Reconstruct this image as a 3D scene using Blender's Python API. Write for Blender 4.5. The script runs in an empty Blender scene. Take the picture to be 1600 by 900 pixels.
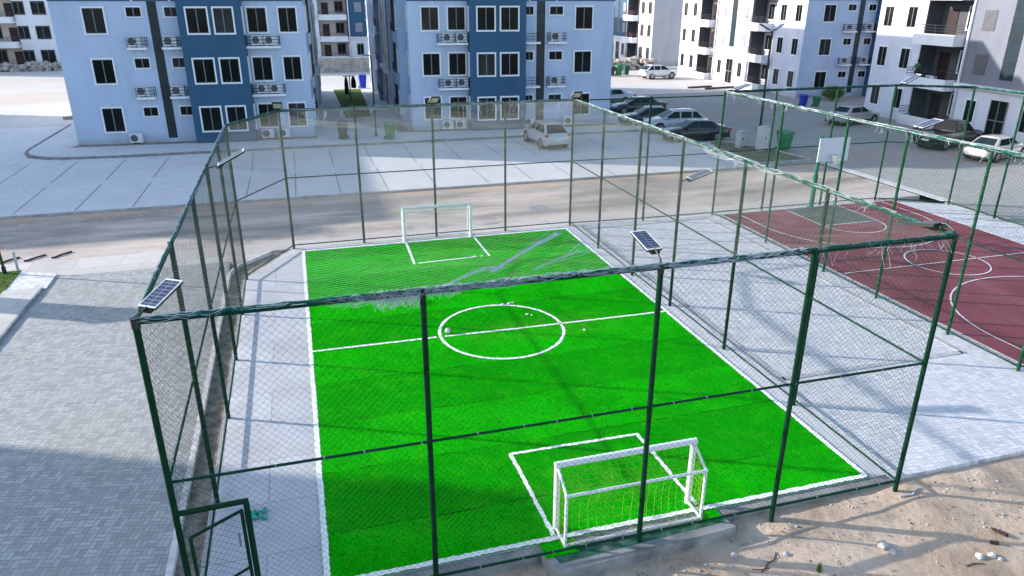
# overall settings
NET_CELL, NET_R = .075, .0012
SUN_E, SKY_E, EXPOSURE = 3.2, .15, 1.37
DENOISE = True
import bpy, math, random
from mathutils import Vector, Matrix
random.seed(7)
R = math.radians
scene = bpy.context.scene
COL = scene.collection

# ------------------------------------------------------------------ mesh helper
class MB:
    """collects geometry for ONE mesh object"""
    def __init__(s): s.v = []; s.f = []; s.m = []
    def add(s, vs, fs, mi=0):
        o = len(s.v); s.v += [tuple(p) for p in vs]
        for f in fs: s.f.append([o + i for i in f]); s.m.append(mi)
        return s
    def box(s, x0, x1, y0, y1, z0, z1, mi=0):
        return s.add([(x0,y0,z0),(x1,y0,z0),(x1,y1,z0),(x0,y1,z0),(x0,y0,z1),(x1,y0,z1),(x1,y1,z1),(x0,y1,z1)],
                     [(0,3,2,1),(4,5,6,7),(0,1,5,4),(1,2,6,5),(2,3,7,6),(3,0,4,7)], mi)
    def obox(s, c, sx, sy, sz, rot, mi=0):
        """box centred on c, turned by a Matrix"""
        P = []
        for k in (-1, 1):
            for a, b in ((-1,-1),(1,-1),(1,1),(-1,1)):
                P.append(Vector(c) + rot @ Vector((a*sx/2, b*sy/2, k*sz/2)))
        return s.add(P, [(0,3,2,1),(4,5,6,7),(0,1,5,4),(1,2,6,5),(2,3,7,6),(3,0,4,7)], mi)
    def tube(s, p, q, r, n=8, r2=None, cap=True, mi=0):
        return s.path([p, q], [r, r if r2 is None else r2], n, cap, mi)
    def path(s, pts, r, n=6, cap=True, mi=0):
        pts = [Vector(p) for p in pts]
        if not isinstance(r, (list, tuple)): r = [r]*len(pts)
        o = len(s.v)
        ref = Vector((0, 0, 1))
        d0 = (pts[-1]-pts[0])
        if d0.length < 1e-6: d0 = Vector((1,0,0))
        if abs(d0.normalized().z) > .9: ref = Vector((1, 0, 0))
        for i, p in enumerate(pts):
            d = (pts[min(i+1, len(pts)-1)] - pts[max(i-1, 0)])
            if d.length < 1e-9: d = d0
            d = d.normalized()
            a = d.cross(ref)
            if a.length < 1e-4: a = d.cross(Vector((0, 1, 0)))
            a.normalize(); b = d.cross(a)
            for k in range(n):
                t = 2*math.pi*k/n
                s.v.append(tuple(p + (a*math.cos(t) + b*math.sin(t))*r[i]))
        for i in range(len(pts)-1):
            for k in range(n):
                k2 = (k+1) % n
                s.f.append([o+i*n+k, o+i*n+k2, o+(i+1)*n+k2, o+(i+1)*n+k]); s.m.append(mi)
        if cap:
            s.f.append([o+k for k in range(n)][::-1]); s.m.append(mi)
            s.f.append([o+(len(pts)-1)*n+k for k in range(n)]); s.m.append(mi)
        return s
    def prism(s, poly, z0, z1, mi=0):
        n = len(poly)
        vs = [(x, y, z0) for x, y in poly] + [(x, y, z1) for x, y in poly]
        fs = [list(range(n))[::-1], list(range(n, 2*n))] + [[i, (i+1) % n, n+(i+1) % n, n+i] for i in range(n)]
        return s.add(vs, fs, mi)
    def sheet(s, poly, z, mi=0):
        return s.add([(x, y, z) for x, y in poly], [list(range(len(poly)))], mi)
    def lathe(s, prof, n=16, c=(0,0,0), axis='z', mi=0):
        o = len(s.v)
        for r, h in prof:
            for k in range(n):
                t = 2*math.pi*k/n; x, y = r*math.cos(t), r*math.sin(t)
                P = (x, y, h) if axis == 'z' else ((x, h, y) if axis == 'y' else (h, x, y))
                s.v.append((P[0]+c[0], P[1]+c[1], P[2]+c[2]))
        for i in range(len(prof)-1):
            for k in range(n):
                k2 = (k+1) % n
                s.f.append([o+i*n+k, o+i*n+k2, o+(i+1)*n+k2, o+(i+1)*n+k]); s.m.append(mi)
        s.f.append([o+k for k in range(n)][::-1]); s.m.append(mi)
        s.f.append([o+(len(prof)-1)*n+k for k in range(n)]); s.m.append(mi)
        return s
    def build(s, name, mat, parent=None, smooth=False, loc=None, rz=0):
        me = bpy.data.meshes.new(name)
        me.from_pydata(s.v, [], s.f)
        for mm in (mat if isinstance(mat, (list, tuple)) else [mat]): me.materials.append(mm)
        me.polygons.foreach_set('material_index', s.m)
        if smooth: me.polygons.foreach_set('use_smooth', [True]*len(s.f))
        me.update()
        ob = bpy.data.objects.new(name, me); COL.objects.link(ob)
        if parent is not None: ob.parent = parent
        if loc is not None: ob.location = loc
        if rz: ob.rotation_euler.z = rz
        return ob

def tag(o, label=None, cat=None, group=None, kind=None):
    if label: o['label'] = label
    if cat: o['category'] = cat
    if group: o['group'] = group
    if kind: o['kind'] = kind
    return o
def thing(name, label, cat, loc=(0,0,0), rz=0, group=None):
    o = bpy.data.objects.new(name, None); COL.objects.link(o)
    o.empty_display_size = .2
    o.location = loc; o.rotation_euler.z = rz
    return tag(o, label, cat, group)
def copy_tree(o, parent=None):
    c = o.copy(); COL.objects.link(c); c.parent = parent
    for ch in [x for x in bpy.data.objects if x.parent == o]: copy_tree(ch, c)
    return c
def struct(name, mb, mat, **k):
    return tag(mb.build(name, mat, **k), kind='structure')

# ------------------------------------------------------------------ materials
def nt(name):
    m = bpy.data.materials.new(name); m.use_nodes = True
    t = m.node_tree; b = t.nodes['Principled BSDF']
    return m, t, b
class N:
    """tiny node writer on world positions"""
    def __init__(s, t):
        s.t = t; s.g = t.nodes.new('ShaderNodeNewGeometry'); s.pos = s.g.outputs['Position']
        s.tc = t.nodes.new('ShaderNodeTexCoord'); s.obj = s.tc.outputs['Object']
    def noise(s, scale, detail=4, rough=.55, vec=None, dist=0):
        n = s.t.nodes.new('ShaderNodeTexNoise'); n.inputs['Scale'].default_value = scale
        n.inputs['Detail'].default_value = detail; n.inputs['Roughness'].default_value = rough
        n.inputs['Distortion'].default_value = dist
        s.t.links.new(vec or s.pos, n.inputs['Vector']); return n.outputs['Fac']
    def ramp(s, fac, stops):
        n = s.t.nodes.new('ShaderNodeValToRGB'); e = n.color_ramp.elements
        while len(e) < len(stops): e.new(.5)
        for k, (p, c) in enumerate(stops):
            e[k].position = p; e[k].color = (*c, 1) if len(c) == 3 else c
        s.t.links.new(fac, n.inputs[0]); return n.outputs['Color']
    def val(s, fac, a, b, lo=0, hi=1):
        n = s.t.nodes.new('ShaderNodeMapRange'); n.inputs[1].default_value = a; n.inputs[2].default_value = b
        n.inputs[3].default_value = lo; n.inputs[4].default_value = hi
        s.t.links.new(fac, n.inputs[0]); return n.outputs[0]
    def mix(s, a, b, fac, mode='MIX'):
        n = s.t.nodes.new('ShaderNodeMix'); n.data_type = 'RGBA'; n.blend_type = mode
        for sock, x in ((n.inputs[0], fac), (n.inputs[6], a), (n.inputs[7], b)):
            if hasattr(x, 'is_output'): s.t.links.new(x, sock)
            elif isinstance(x, (int, float)): sock.default_value = x
            else: sock.default_value = (*x, 1)
        return n.outputs[2]
    def math(s, op, a, b=None):
        n = s.t.nodes.new('ShaderNodeMath'); n.operation = op
        for i, x in enumerate((a, b)):
            if x is None: continue
            if hasattr(x, 'is_output'): s.t.links.new(x, n.inputs[i])
            else: n.inputs[i].default_value = x
        return n.outputs[0]
    def sep(s, vec=None):
        n = s.t.nodes.new('ShaderNodeSeparateXYZ'); s.t.links.new(vec or s.pos, n.inputs[0]); return n.outputs
    def map(s, loc=(0,0,0), rot=(0,0,0), scale=(1,1,1), vec=None):
        n = s.t.nodes.new('ShaderNodeMapping'); n.inputs[1].default_value = loc; n.inputs[2].default_value = rot
        n.inputs[3].default_value = scale; s.t.links.new(vec or s.pos, n.inputs[0]); return n.outputs[0]
    def brick(s, vec, bw, rh, c1, c2, mort, msize=.006, offset=.5, bias=0):
        n = s.t.nodes.new('ShaderNodeTexBrick'); s.t.links.new(vec, n.inputs['Vector'])
        n.inputs['Color1'].default_value = (*c1, 1); n.inputs['Color2'].default_value = (*c2, 1)
        n.inputs['Mortar'].default_value = (*mort, 1); n.inputs['Scale'].default_value = 1
        n.inputs['Mortar Size'].default_value = msize; n.inputs['Brick Width'].default_value = bw
        n.inputs['Row Height'].default_value = rh; n.inputs['Bias'].default_value = bias
        n.offset = offset; return n
    def bump(s, h, strength, dist=.02):
        n = s.t.nodes.new('ShaderNodeBump'); n.inputs['Strength'].default_value = strength
        n.inputs['Distance'].default_value = dist; s.t.links.new(h, n.inputs['Height']); return n.outputs[0]
def M(name, col, rough=.6, var=.12, scale=3, spec=.5, metal=0, bump=0, bscale=60, dirt=None, dscale=.6, coat=0):
    m, t, b = nt(name); n = N(t)
    lo = tuple(c*(1-var) for c in col); hi = tuple(min(1, c*(1+var)) for c in col)
    c = n.mix(lo, hi, n.val(n.noise(scale), .3, .7))
    if dirt: c = n.mix(c, dirt, n.val(n.noise(dscale, 6, .65), .52, .75, 0, .75))
    t.links.new(c, b.inputs['Base Color'])
    b.inputs['Roughness'].default_value = rough; b.inputs['Metallic'].default_value = metal
    b.inputs['Specular IOR Level'].default_value = spec
    if coat: b.inputs['Coat Weight'].default_value = coat; b.inputs['Coat Roughness'].default_value = .06
    if bump: t.links.new(n.bump(n.noise(bscale, 3), bump, .01), b.inputs['Normal'])
    return m

def mat_turf():
    m, t, b = nt('artificial turf'); n = N(t); x, y, z = n.sep()
    roll = n.math('MODULO', n.math('FLOOR', n.math('MULTIPLY', n.math('ADD', y, .25), .5)), 2)      # rolls 2 m wide, pile laid to and fro
    c = n.mix((.005, .48, .002), (.003, .36, .0015), roll)
    c = n.mix(c, (.003, .25, .0015), n.val(n.noise(.55, 7, .68), .42, .68, 0, .75))
    c = n.mix(c, (.045, .50, .004), n.val(n.noise(1.7, 8, .78), .50, .72, 0, .6))
    blades = n.noise(30, 3, .75, n.map(scale=(1, .45, 1)))
    c = n.mix(c, (.001, .12, .001), n.val(blades, .54, .34, 0, .75))
    fine = n.noise(95, 3, .8)
    c = n.mix(c, (.03, .60, .01), n.val(fine, .58, .8, 0, .55))
    # joints between the rolls, worn open here and there
    wob = n.math('MULTIPLY', n.math('SUBTRACT', n.noise(1.3, 4), .5), .16)
    fr = n.math('ABSOLUTE', n.math('SUBTRACT', n.math('FRACT', n.math('MULTIPLY', n.math('ADD', n.math('ADD', y, .25), wob), .5)), .5))
    seam = n.val(fr, .487, .498)
    worn = n.val(n.noise(1.1, 5, .7, n.map(scale=(1, .35, 1))), .46, .56)
    c = n.mix(c, (.006, .07, .003), n.math('MULTIPLY', seam, worn))
    worn2 = n.val(n.noise(1.7, 4, .7, n.map(loc=(7, 3, 0), scale=(1, .3, 1))), .6, .68)
    c = n.mix(c, (.20, .40, .03), n.math('MULTIPLY', n.math('MULTIPLY', seam, worn2), .8))
    # trodden sand infill
    c = n.mix(c, (.10, .36, .04), n.val(n.noise(9, 6, .8), .60, .78, 0, .45))
    # worn, sandy patches where the goalkeepers stand and along the halfway line
    for (gx, gy, sx, sy) in ((7.7, 1.9, 1.9, 1.1), (7.6, 17.6, 1.9, 1.2), (9.0, 9.6, 3.0, .9)):
        ex = n.math('POWER', n.math('MULTIPLY', n.math('SUBTRACT', x, gx), 1/sx), 2); ey = n.math('POWER', n.math('MULTIPLY', n.math('SUBTRACT', y, gy), 1/sy), 2)
        near_ = n.val(n.math('ADD', ex, ey), 1.3, .1)
        c = n.mix(c, (.075, .36, .018), n.math('MULTIPLY', near_, n.val(n.noise(2.6, 8, .78, n.map(loc=(gx, gy, 1))), .44, .66, 0, .7)))
    t.links.new(c, b.inputs['Base Color'])
    b.inputs['Roughness'].default_value = 1.0; b.inputs['Specular IOR Level'].default_value = .0
    t.links.new(n.bump(n.math('ADD', blades, fine), .5, .02), b.inputs['Normal'])
    return m
def mat_pavers(name, c1, c2, mort, bw, rh, stain, stain_scale=.35, stain_amt=.5, rot=0, msize=.006, big=None, bump=.35, white=0):
    m, t, b = nt(name); n = N(t)
    br = n.brick(n.map(rot=(0, 0, rot)), bw, rh, c1, c2, mort, msize)
    c = br.outputs['Color']
    c = n.mix(c, stain, n.val(n.noise(stain_scale, 7, .65), .42, .72, 0, stain_amt))
    c = n.mix(c, tuple(k*.72 for k in c1), n.val(n.noise(1.9, 6, .7), .5, .8, 0, .5))
    c = n.mix(c, tuple(min(1, k*1.35) for k in c2), n.val(n.noise(14, 5, .7), .58, .75, 0, .35))
    if bw < 1 and white:                                          # oil drips, dust and hair cracks of a used car park
        c = n.mix(c, tuple(k*.45 for k in c1), n.val(n.noise(2.6, 6, .75, n.map(loc=(1, 7, 0))), .63, .75, 0, .5))
        c = n.mix(c, tuple(k*.62 for k in c1), n.val(n.noise(.55, 8, .8, n.map(loc=(9, 2, 0), scale=(1, .4, 1))), .56, .7, 0, .4))
    if white: c = n.mix(c, (.72, .72, .74), n.val(n.noise(1.1, 7, .75, n.map(loc=(3, 9, 0))), .60, .68, 0, white))
    if big: c = n.mix(c, big[0], n.val(n.noise(big[1], 4, .5, n.map(loc=(11, 4, 0), scale=(.25, 1, 1))), .5, .62, 0, big[2]))
    t.links.new(c, b.inputs['Base Color']); b.inputs['Roughness'].default_value = .85
    b.inputs['Specular IOR Level'].default_value = .25
    h = n.math('ADD', n.math('MULTIPLY', br.outputs['Fac'], -1), n.math('MULTIPLY', n.noise(40, 4), .5))
    t.links.new(n.bump(h, bump, .012), b.inputs['Normal'])
    return m
def mat_basket(name, bw, c1, c2, mort, stain, tint=(.30, .29, .22), rz=13):
    """pairs of pavers turned to and fro, like the interlocking blocks of the parking yard"""
    m, t, b = nt(name); n = N(t); wn = t.nodes.new('ShaderNodeTexNoise'); wn.inputs['Scale'].default_value = 1.6; wn.inputs['Detail'].default_value = 2; t.links.new(n.pos, wn.inputs['Vector'])
    va = t.nodes.new('ShaderNodeVectorMath'); va.operation = 'MULTIPLY_ADD'; va.inputs[1].default_value = (.06, .06, 0); t.links.new(wn.outputs['Color'], va.inputs[0]); t.links.new(n.pos, va.inputs[2])
    v = n.map(rot=(0, 0, R(rz)), vec=va.outputs[0])      # blocks bedded a little out of true
    a = n.brick(v, bw, bw/2, c1, c2, mort, .008, 0); q = n.brick(n.map(rot=(0, 0, R(90)), vec=v), bw, bw/2, c1, c2, mort, .008, 0)
    ck = t.nodes.new('ShaderNodeTexChecker'); ck.inputs['Scale'].default_value = 1/bw; t.links.new(v, ck.inputs['Vector'])
    c = n.mix(a.outputs['Color'], q.outputs['Color'], ck.outputs['Fac'])
    c = n.mix(c, stain, n.val(n.noise(.4, 7, .65), .42, .72, 0, .45))
    c = n.mix(c, tuple(k*.62 for k in c1), n.val(n.noise(1.7, 7, .72), .5, .78, 0, .55))
    c = n.mix(c, tuple(min(1, k*1.3) for k in c2), n.val(n.noise(5, 6, .75), .55, .75, 0, .5))
    c = n.mix(c, tint, n.val(n.noise(.22, 5, .6, n.map(loc=(3, 1, 0))), .5, .68, 0, .35))
    t.links.new(c, b.inputs['Base Color']); b.inputs['Roughness'].default_value = .85; b.inputs['Specular IOR Level'].default_value = .25
    h = n.math('ADD', n.math('MULTIPLY', n.mix(a.outputs['Fac'], q.outputs['Fac'], ck.outputs['Fac']), -1), n.math('MULTIPLY', n.noise(30, 5, .7), .8))
    t.links.new(n.bump(h, .3, .012), b.inputs['Normal'])
    return m
def mat_road():
    m, t, b = nt('sandy road'); n = N(t); x, y, z = n.sep()
    st = n.noise(.55, 8, .62, n.map(rot=(0, 0, R(4)), scale=(.22, 1.0, 1)))
    c = n.ramp(st, [(.30, (.22, .20, .185)), (.44, (.32, .28, .25)), (.54, (.46, .39, .335)), (.68, (.62, .53, .46))])
    edge = n.val(y, 26.3, 27.7)                                    # blown sand along the far kerb
    c = n.mix(c, (.55, .37, .255), n.math('MULTIPLY', edge, n.val(n.noise(.5, 5), .34, .58, 0, .95)))
    near = n.val(y, 22.2, 20.6)
    c = n.mix(c, (.62, .54, .49), n.math('MULTIPLY', near, n.val(n.noise(.8, 5), .30, .55, 0, .9)))
    c = n.mix(c, (.66, .60, .56), n.val(n.noise(1.6, 8, .8), .55, .68, 0, .65))
    c = n.mix(c, (.20, .18, .17), n.val(n.noise(1.1, 8, .82, n.map(loc=(8, 5, 0), scale=(.5, 1, 1))), .57, .68, 0, .55))
    c = n.mix(c, (.17, .155, .15), n.val(n.noise(7, 5, .7), .58, .8, 0, .45))
    t.links.new(c, b.inputs['Base Color']); b.inputs['Roughness'].default_value = .9; b.inputs['Specular IOR Level'].default_value = .2
    t.links.new(n.bump(n.noise(25, 6, .7), .4, .02), b.inputs['Normal'])
    return m
def mat_sand():
    m, t, b = nt('trodden sand'); n = N(t)
    c = n.ramp(n.noise(.55, 8, .62), [(.3, (.34, .245, .175)), (.46, (.49, .365, .265)), (.6, (.61, .465, .35)), (.8, (.67, .53, .42))])
    c = n.mix(c, (.19, .175, .16), n.val(n.noise(.8, 7, .7, n.map(loc=(5.1, 2.2, 0))), .54, .7, 0, .7))
    c = n.mix(c, (.60, .51, .43), n.val(n.noise(6, 6, .7), .6, .75, 0, .5))
    c = n.mix(c, (.13, .11, .09), n.val(n.noise(26, 3, .6), .68, .76, 0, .6))
    t.links.new(c, b.inputs['Base Color']); b.inputs['Roughness'].default_value = .95; b.inputs['Specular IOR Level'].default_value = .15
    t.links.new(n.bump(n.math('ADD', n.noise(4, 6, .6), n.math('MULTIPLY', n.noise(40, 4, .7), .3)), .8, .06), b.inputs['Normal'])
    return m
def mat_court():
    m, t, b = nt('red court coating'); n = N(t)
    c = n.ramp(n.noise(.7, 7, .6, n.map(scale=(1, .5, 1))), [(.3, (.185, .050, .066)), (.55, (.24, .075, .092)), (.8, (.31, .12, .135))])
    c = n.mix(c, (.30, .17, .16), n.val(n.noise(1.1, 6, .7, n.map(loc=(4, 1, 0))), .6, .76, 0, .5))
    t.links.new(c, b.inputs['Base Color']); b.inputs['Roughness'].default_value = .9; b.inputs['Specular IOR Level'].default_value = .1
    return m
def mat_wall(name, col, dirt=(.30, .27, .25), amt=.18):
    m, t, b = nt(name); n = N(t); x, y, z = n.sep()
    c = n.mix(tuple(k*.95 for k in col), tuple(min(1, k*1.05) for k in col), n.val(n.noise(.5, 5), .3, .7))
    drip = n.noise(.7, 5, .6, n.map(scale=(1, 1, .22), loc=(2, 5, 1)))
    c = n.mix(c, tuple(k*.62 for k in col), n.val(drip, .50, .76, 0, .42))
    low = n.val(z, .7, 0)
    c = n.mix(c, dirt, n.math('MULTIPLY', low, n.val(n.noise(1.2, 5), .3, .7, .1, .8)))
    c = n.mix(c, dirt, n.val(n.noise(.8, 7, .7), .6, .8, 0, amt))
    t.links.new(c, b.inputs['Base Color']); b.inputs['Roughness'].default_value = .75; b.inputs['Specular IOR Level'].default_value = .25
    t.links.new(n.bump(n.noise(30, 4), .12, .01), b.inputs['Normal'])
    return m
def mat_glass(name, col=(.006, .009, .010), rough=.12):
    m, t, b = nt(name); n = N(t)
    c = n.mix(col, tuple(k*2.0+.002 for k in col), n.val(n.noise(.9, 3, .5, n.map(scale=(1, 1, .5))), .45, .75))
    t.links.new(c, b.inputs['Base Color']); b.inputs['Roughness'].default_value = rough
    b.inputs['Specular IOR Level'].default_value = .11
    return m
def mat_paint(name, col, rough=.25, metal=.0, flake=0):
    m, t, b = nt(name); n = N(t)
    c = n.mix(col, tuple(k*.86 for k in col), n.val(n.noise(2.2, 5), .4, .75))
    c = n.mix(c, (.36, .31, .26), n.val(n.noise(1.6, 6, .7), .60, .85, 0, .20 if col[0] > .1 else .05))          # road dust
    t.links.new(c, b.inputs['Base Color']); b.inputs['Roughness'].default_value = rough; b.inputs['Metallic'].default_value = metal
    b.inputs['Coat Weight'].default_value = .7; b.inputs['Coat Roughness'].default_value = .08
    return m
def mat_cells():
    m, t, b = nt('solar cells'); n = N(t)
    br = n.brick(n.obj, 10, .075, (.030, .036, .075), (.042, .048, .095), (.24, .26, .31), .005, 0)
    br2 = n.brick(n.map(vec=n.obj, rot=(0, 0, R(90)), loc=(0, 0, 0)), 10, .17, (1, 1, 1), (1, 1, 1), (.55, .55, .6), .003, 0)
    c = n.mix(br.outputs['Color'], br2.outputs['Color'], .35, 'MULTIPLY')
    t.links.new(c, b.inputs['Base Color']); b.inputs['Roughness'].default_value = .2; b.inputs['Specular IOR Level'].default_value = .5
    return m
def mat_post():
    m, t, b = nt('green gloss paint'); n = N(t)
    c = n.mix((.002, .022, .011), (.004, .042, .020), n.val(n.noise(4, 4), .3, .7))
    c = n.mix(c, (.16, .24, .20), n.val(n.noise(22, 6, .75), .68, .75, 0, .8))           # scuffs
    t.links.new(c, b.inputs['Base Color']); b.inputs['Roughness'].default_value = .6; b.inputs['Specular IOR Level'].default_value = .12
    return m
MT = dict(
    turf=mat_turf(),
    line=M('white turf line', (.82, .84, .80), .9, .10, 18, .1, bump=.4, bscale=90),
    sand=mat_sand(), road=mat_road(), court=mat_court(),
    key=M('court key green', (.070, .10, .085), .75, .2, 1.4, .3, dirt=(.22, .20, .19), dscale=1.3),
    court_line=M('court line paint', (.74, .70, .70), .7, .12, 5, .3, dirt=(.42, .30, .29), dscale=1.6),
    pav_left=mat_basket('grey interlocking pavers', .21, (.305, .305, .30), (.46, .455, .445), (.23, .225, .22), (.37, .37, .345)),
    pav_yard=mat_basket('pale yard pavers', .22, (.52, .52, .545), (.72, .71, .72), (.38, .38, .38), (.60, .585, .58), (.56, .54, .53), 4),
    pav_side=mat_pavers('concrete beside the turf', (.50, .50, .525), (.57, .57, .595), (.33, .33, .34), 2.0, 1.55, (.33, .33, .335), .55, .65, 0, .012, white=.35, bump=.15),
    pav_lot=mat_pavers('parking pavers', (.625, .615, .61), (.69, .68, .675), (.53, .525, .52), .42, .21, (.56, .555, .55), .25, .5, R(1), .008, white=.22, big=((.55, .54, .52), .3, .35)),
    pav_east=mat_pavers('lot by the parked cars', (.34, .335, .32), (.40, .395, .38), (.25, .245, .235), .30, .15, (.27, .265, .25), .22, .6, R(12), .008, big=((.40, .30, .25), .14, .6)),
    pav_far=mat_pavers('far pale yard', (.60, .57, .54), (.66, .63, .60), (.5, .47, .44), .5, .25, (.52, .45, .38), .12, .5, 0, .01, big=((.55, .42, .29), .1, .4)),  # pale tone carries sunlight: used where the ground lies lit
    slab=mat_pavers('sidewalk slabs', (.52, .48, .45), (.60, .56, .53), (.33, .30, .28), 1.6, 1.3, (.42, .39, .36), .6, .5, 0, .012),
    kerb_dark=M('stained kerb concrete', (.26, .255, .25), .9, .35, 2.2, .2, bump=.4, dirt=(.10, .10, .095), dscale=1.3), kerb=M('kerb concrete', (.44, .43, .42), .9, .2, 2.5, .2, bump=.3, dirt=(.16, .15, .14), dscale=1.1),
    kerb_white=M('whitewashed kerb', (.66, .64, .62), .9, .2, 5, .2, bump=.6, bscale=20, dirt=(.28, .25, .22), dscale=2.6),
    ditch=M('dirty channel', (.30, .25, .20), .95, .55, 3.5, .15, bump=.7, bscale=18, dirt=(.12, .12, .08), dscale=1.2),
    grime=M('dark stain', (.27, .28, .29), .9, .35, 2.2, .2),
    paint_mark=M('worn white road paint', (.86, .87, .88), .8, .1, 7, .2),
    bed=M('scrubby bed', (.20, .185, .12), .95, .4, 3, .1, bump=.6, bscale=20, dirt=(.10, .15, .04), dscale=1.1), grass=M('lawn', (.085, .145, .025), .9, .45, 4, .1, bump=.6, bscale=30, dirt=(.19, .17, .06), dscale=.8),
    blade=M('grass blades', (.10, .16, .03), .8, .4, 6, .2),
    blue_wall=mat_wall('pale blue render', (.47, .55, .70), amt=.08),
    navy=mat_wall('navy render', (.040, .105, .185), (.10, .11, .13), .05),
    deep=M('dark teal panel', (.010, .022, .030), .35, .35, 1.5, .4),
    white_wall=mat_wall('off white render', (.74, .74, .77), (.45, .42, .40), .12),
    grey_wall=mat_wall('bare cement render', (.50, .50, .52), (.30, .29, .29), .35),
    cream=mat_wall('cream render', (.62, .56, .50), amt=.2),
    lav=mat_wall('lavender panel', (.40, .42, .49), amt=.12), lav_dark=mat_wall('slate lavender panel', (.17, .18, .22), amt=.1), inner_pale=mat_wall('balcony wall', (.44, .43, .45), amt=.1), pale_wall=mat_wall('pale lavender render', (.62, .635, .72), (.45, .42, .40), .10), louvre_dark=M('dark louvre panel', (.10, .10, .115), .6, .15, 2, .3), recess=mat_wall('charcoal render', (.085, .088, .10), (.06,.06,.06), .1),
    greypan=M('grey louvre panel', (.27, .27, .30), .6, .15, 2, .3),
    frame=M('white window surround', (.80, .80, .83), .6, .06, 4, .3),
    alu=M('aluminium mullion', (.17, .17, .18), .45, .15, 4, .5),
    glass=mat_glass('dark window glass'), curtain=mat_glass('window with drawn curtain', (.022, .023, .024), .3),
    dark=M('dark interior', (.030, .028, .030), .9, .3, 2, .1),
    door=M('dark timber door', (.020, .010, .010), .5, .25, 3, .4),
    iron=M('black iron railing', (.030, .030, .034), .5, .2, 8, .4),
    green_post=M('green post paint', (.003, .060, .024), .6, .3, 4, .15, dirt=(.10, .16, .12), dscale=9), red_iron=M('rusty red railing', (.20, .07, .07), .6, .2, 8, .3),
    post=mat_post(), wire=M('green coated wire', (.008, .030, .020), .6, .2, 8, .15),
    wire_pale=M('weathered coated wire', (.20, .26, .24), .5, .2, 8, .4),
    rail=M('green rail paint', (.003, .040, .022), .6, .3, 6, .12),
    rope=M('teal netting rope', (.012, .085, .066), .75, .5, 9, .15, dirt=(.40, .44, .48), dscale=3.4),
    net=M('pale nylon roof net', (.42, .40, .35), .7, .1, 2, .2),
    fray=M('frayed pale netting', (.50, .53, .60), .8, .2, 12, .2),
    tie=M('tie wire', (.22, .30, .29), .4, .2, 9, .5),
    goal=M('white goal paint', (.80, .82, .85), .4, .05, 6, .4, dirt=(.55, .50, .48), dscale=6),
    goal_net=M('yellow green goal net', (.34, .46, .06), .7, .2, 9, .2),
    white_net=M('white goal net', (.70, .72, .70), .7, .2, 9, .2),
    cells=mat_cells(), lamp_white=M('white lamp casing', (.62, .64, .66), .4, .08, 5, .4),
    lamp_dark=M('dark lamp casing', (.020, .024, .022), .45, .2, 5, .4),
    led=M('led lens', (.55, .54, .46), .3, .1, 9, .5),
    tyre=M('tyre rubber', (.018, .018, .019), .85, .3, 9, .2), rim=M('alloy rim', (.42, .42, .44), .3, .15, 9, .5, metal=.7),
    car_glass=mat_glass('car glass', (.012, .020, .024), .06), tail=M('red tail light', (.32, .012, .012), .25, .2, 9, .5),
    headl=M('headlight lens', (.52, .55, .58), .12, .1, 9, .6), trim=M('black plastic trim', (.020, .020, .022), .6, .2, 9, .3),
    chrome=M('bright trim', (.55, .56, .58), .2, .1, 9, .5, metal=.8), plate=M('blank number plate', (.66, .66, .64), .5, .1, 9, .3),
    bin_green=M('green bin plastic', (.020, .185, .075), .5, .15, 3, .35), bin_dark=M('dark bin plastic', (.045, .047, .045), .55, .2, 3, .3),
    bin_blue=M('blue bin plastic', (.015, .035, .42), .5, .15, 3, .35), bin_teal=M('dark green bin plastic', (.015, .075, .060), .5, .15, 3, .3),
    ac=M('air conditioner casing', (.66, .67, .69), .5, .08, 4, .3), grille=M('fan grille', (.090, .10, .12), .6, .2, 20, .3),
    rubble=M('rubble stone', (.42, .37, .32), .95, .35, 1.6, .15, bump=.8, bscale=8, dirt=(.20, .18, .16), dscale=1.3),
    stone=M('pale stone', (.48, .46, .45), .9, .25, 9, .2, bump=.5, bscale=25), wood=M('weathered wood', (.11, .075, .055), .9, .35, 9, .2),
    rustd=M('dark scrap', (.05, .035, .03), .8, .3, 9, .2), plastic=M('pale blue plastic', (.35, .55, .55), .5, .2, 9, .3),
    teal_cloth=M('teal cloth', (.030, .36, .26), .8, .3, 12, .2), green_cloth=M('worn green paint', (.03, .11, .07), .9, .5, 3, .2, dirt=(.34, .32, .30), dscale=1.6),
    cabinet=M('utility cabinet', (.44, .46, .48), .5, .1, 3, .35, dirt=(.30, .29, .28), dscale=2.5),
    ball=M('ball leather', (.72, .70, .70), .5, .06, 8, .4), ball_patch=M('ball patches', (.10, .06, .06), .5, .1, 8, .4),
    board=M('white backboard', (.74, .75, .80), .45, .06, 3, .4), hoop=M('hoop steel', (.55, .57, .62), .4, .1, 9, .5),
    green_pole=M('bright green paint', (.010, .155, .075), .4, .2, 4, .5),
    skin=M('skin', (.10, .055, .035), .6, .1, 20, .3), shirt=M('green shirt', (.010, .15, .07), .85, .2, 12, .2),
    trousers=M('dark trousers', (.03, .03, .04), .9, .2, 12, .2), hair=M('black hair', (.008, .007, .007), .8, .2, 20, .2),
    cloth=M('dark blue cloth', (.015, .022, .045), .9, .3, 9, .2), cloth2=M('black cloth', (.010, .010, .012), .9, .3, 9, .2),
)
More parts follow.
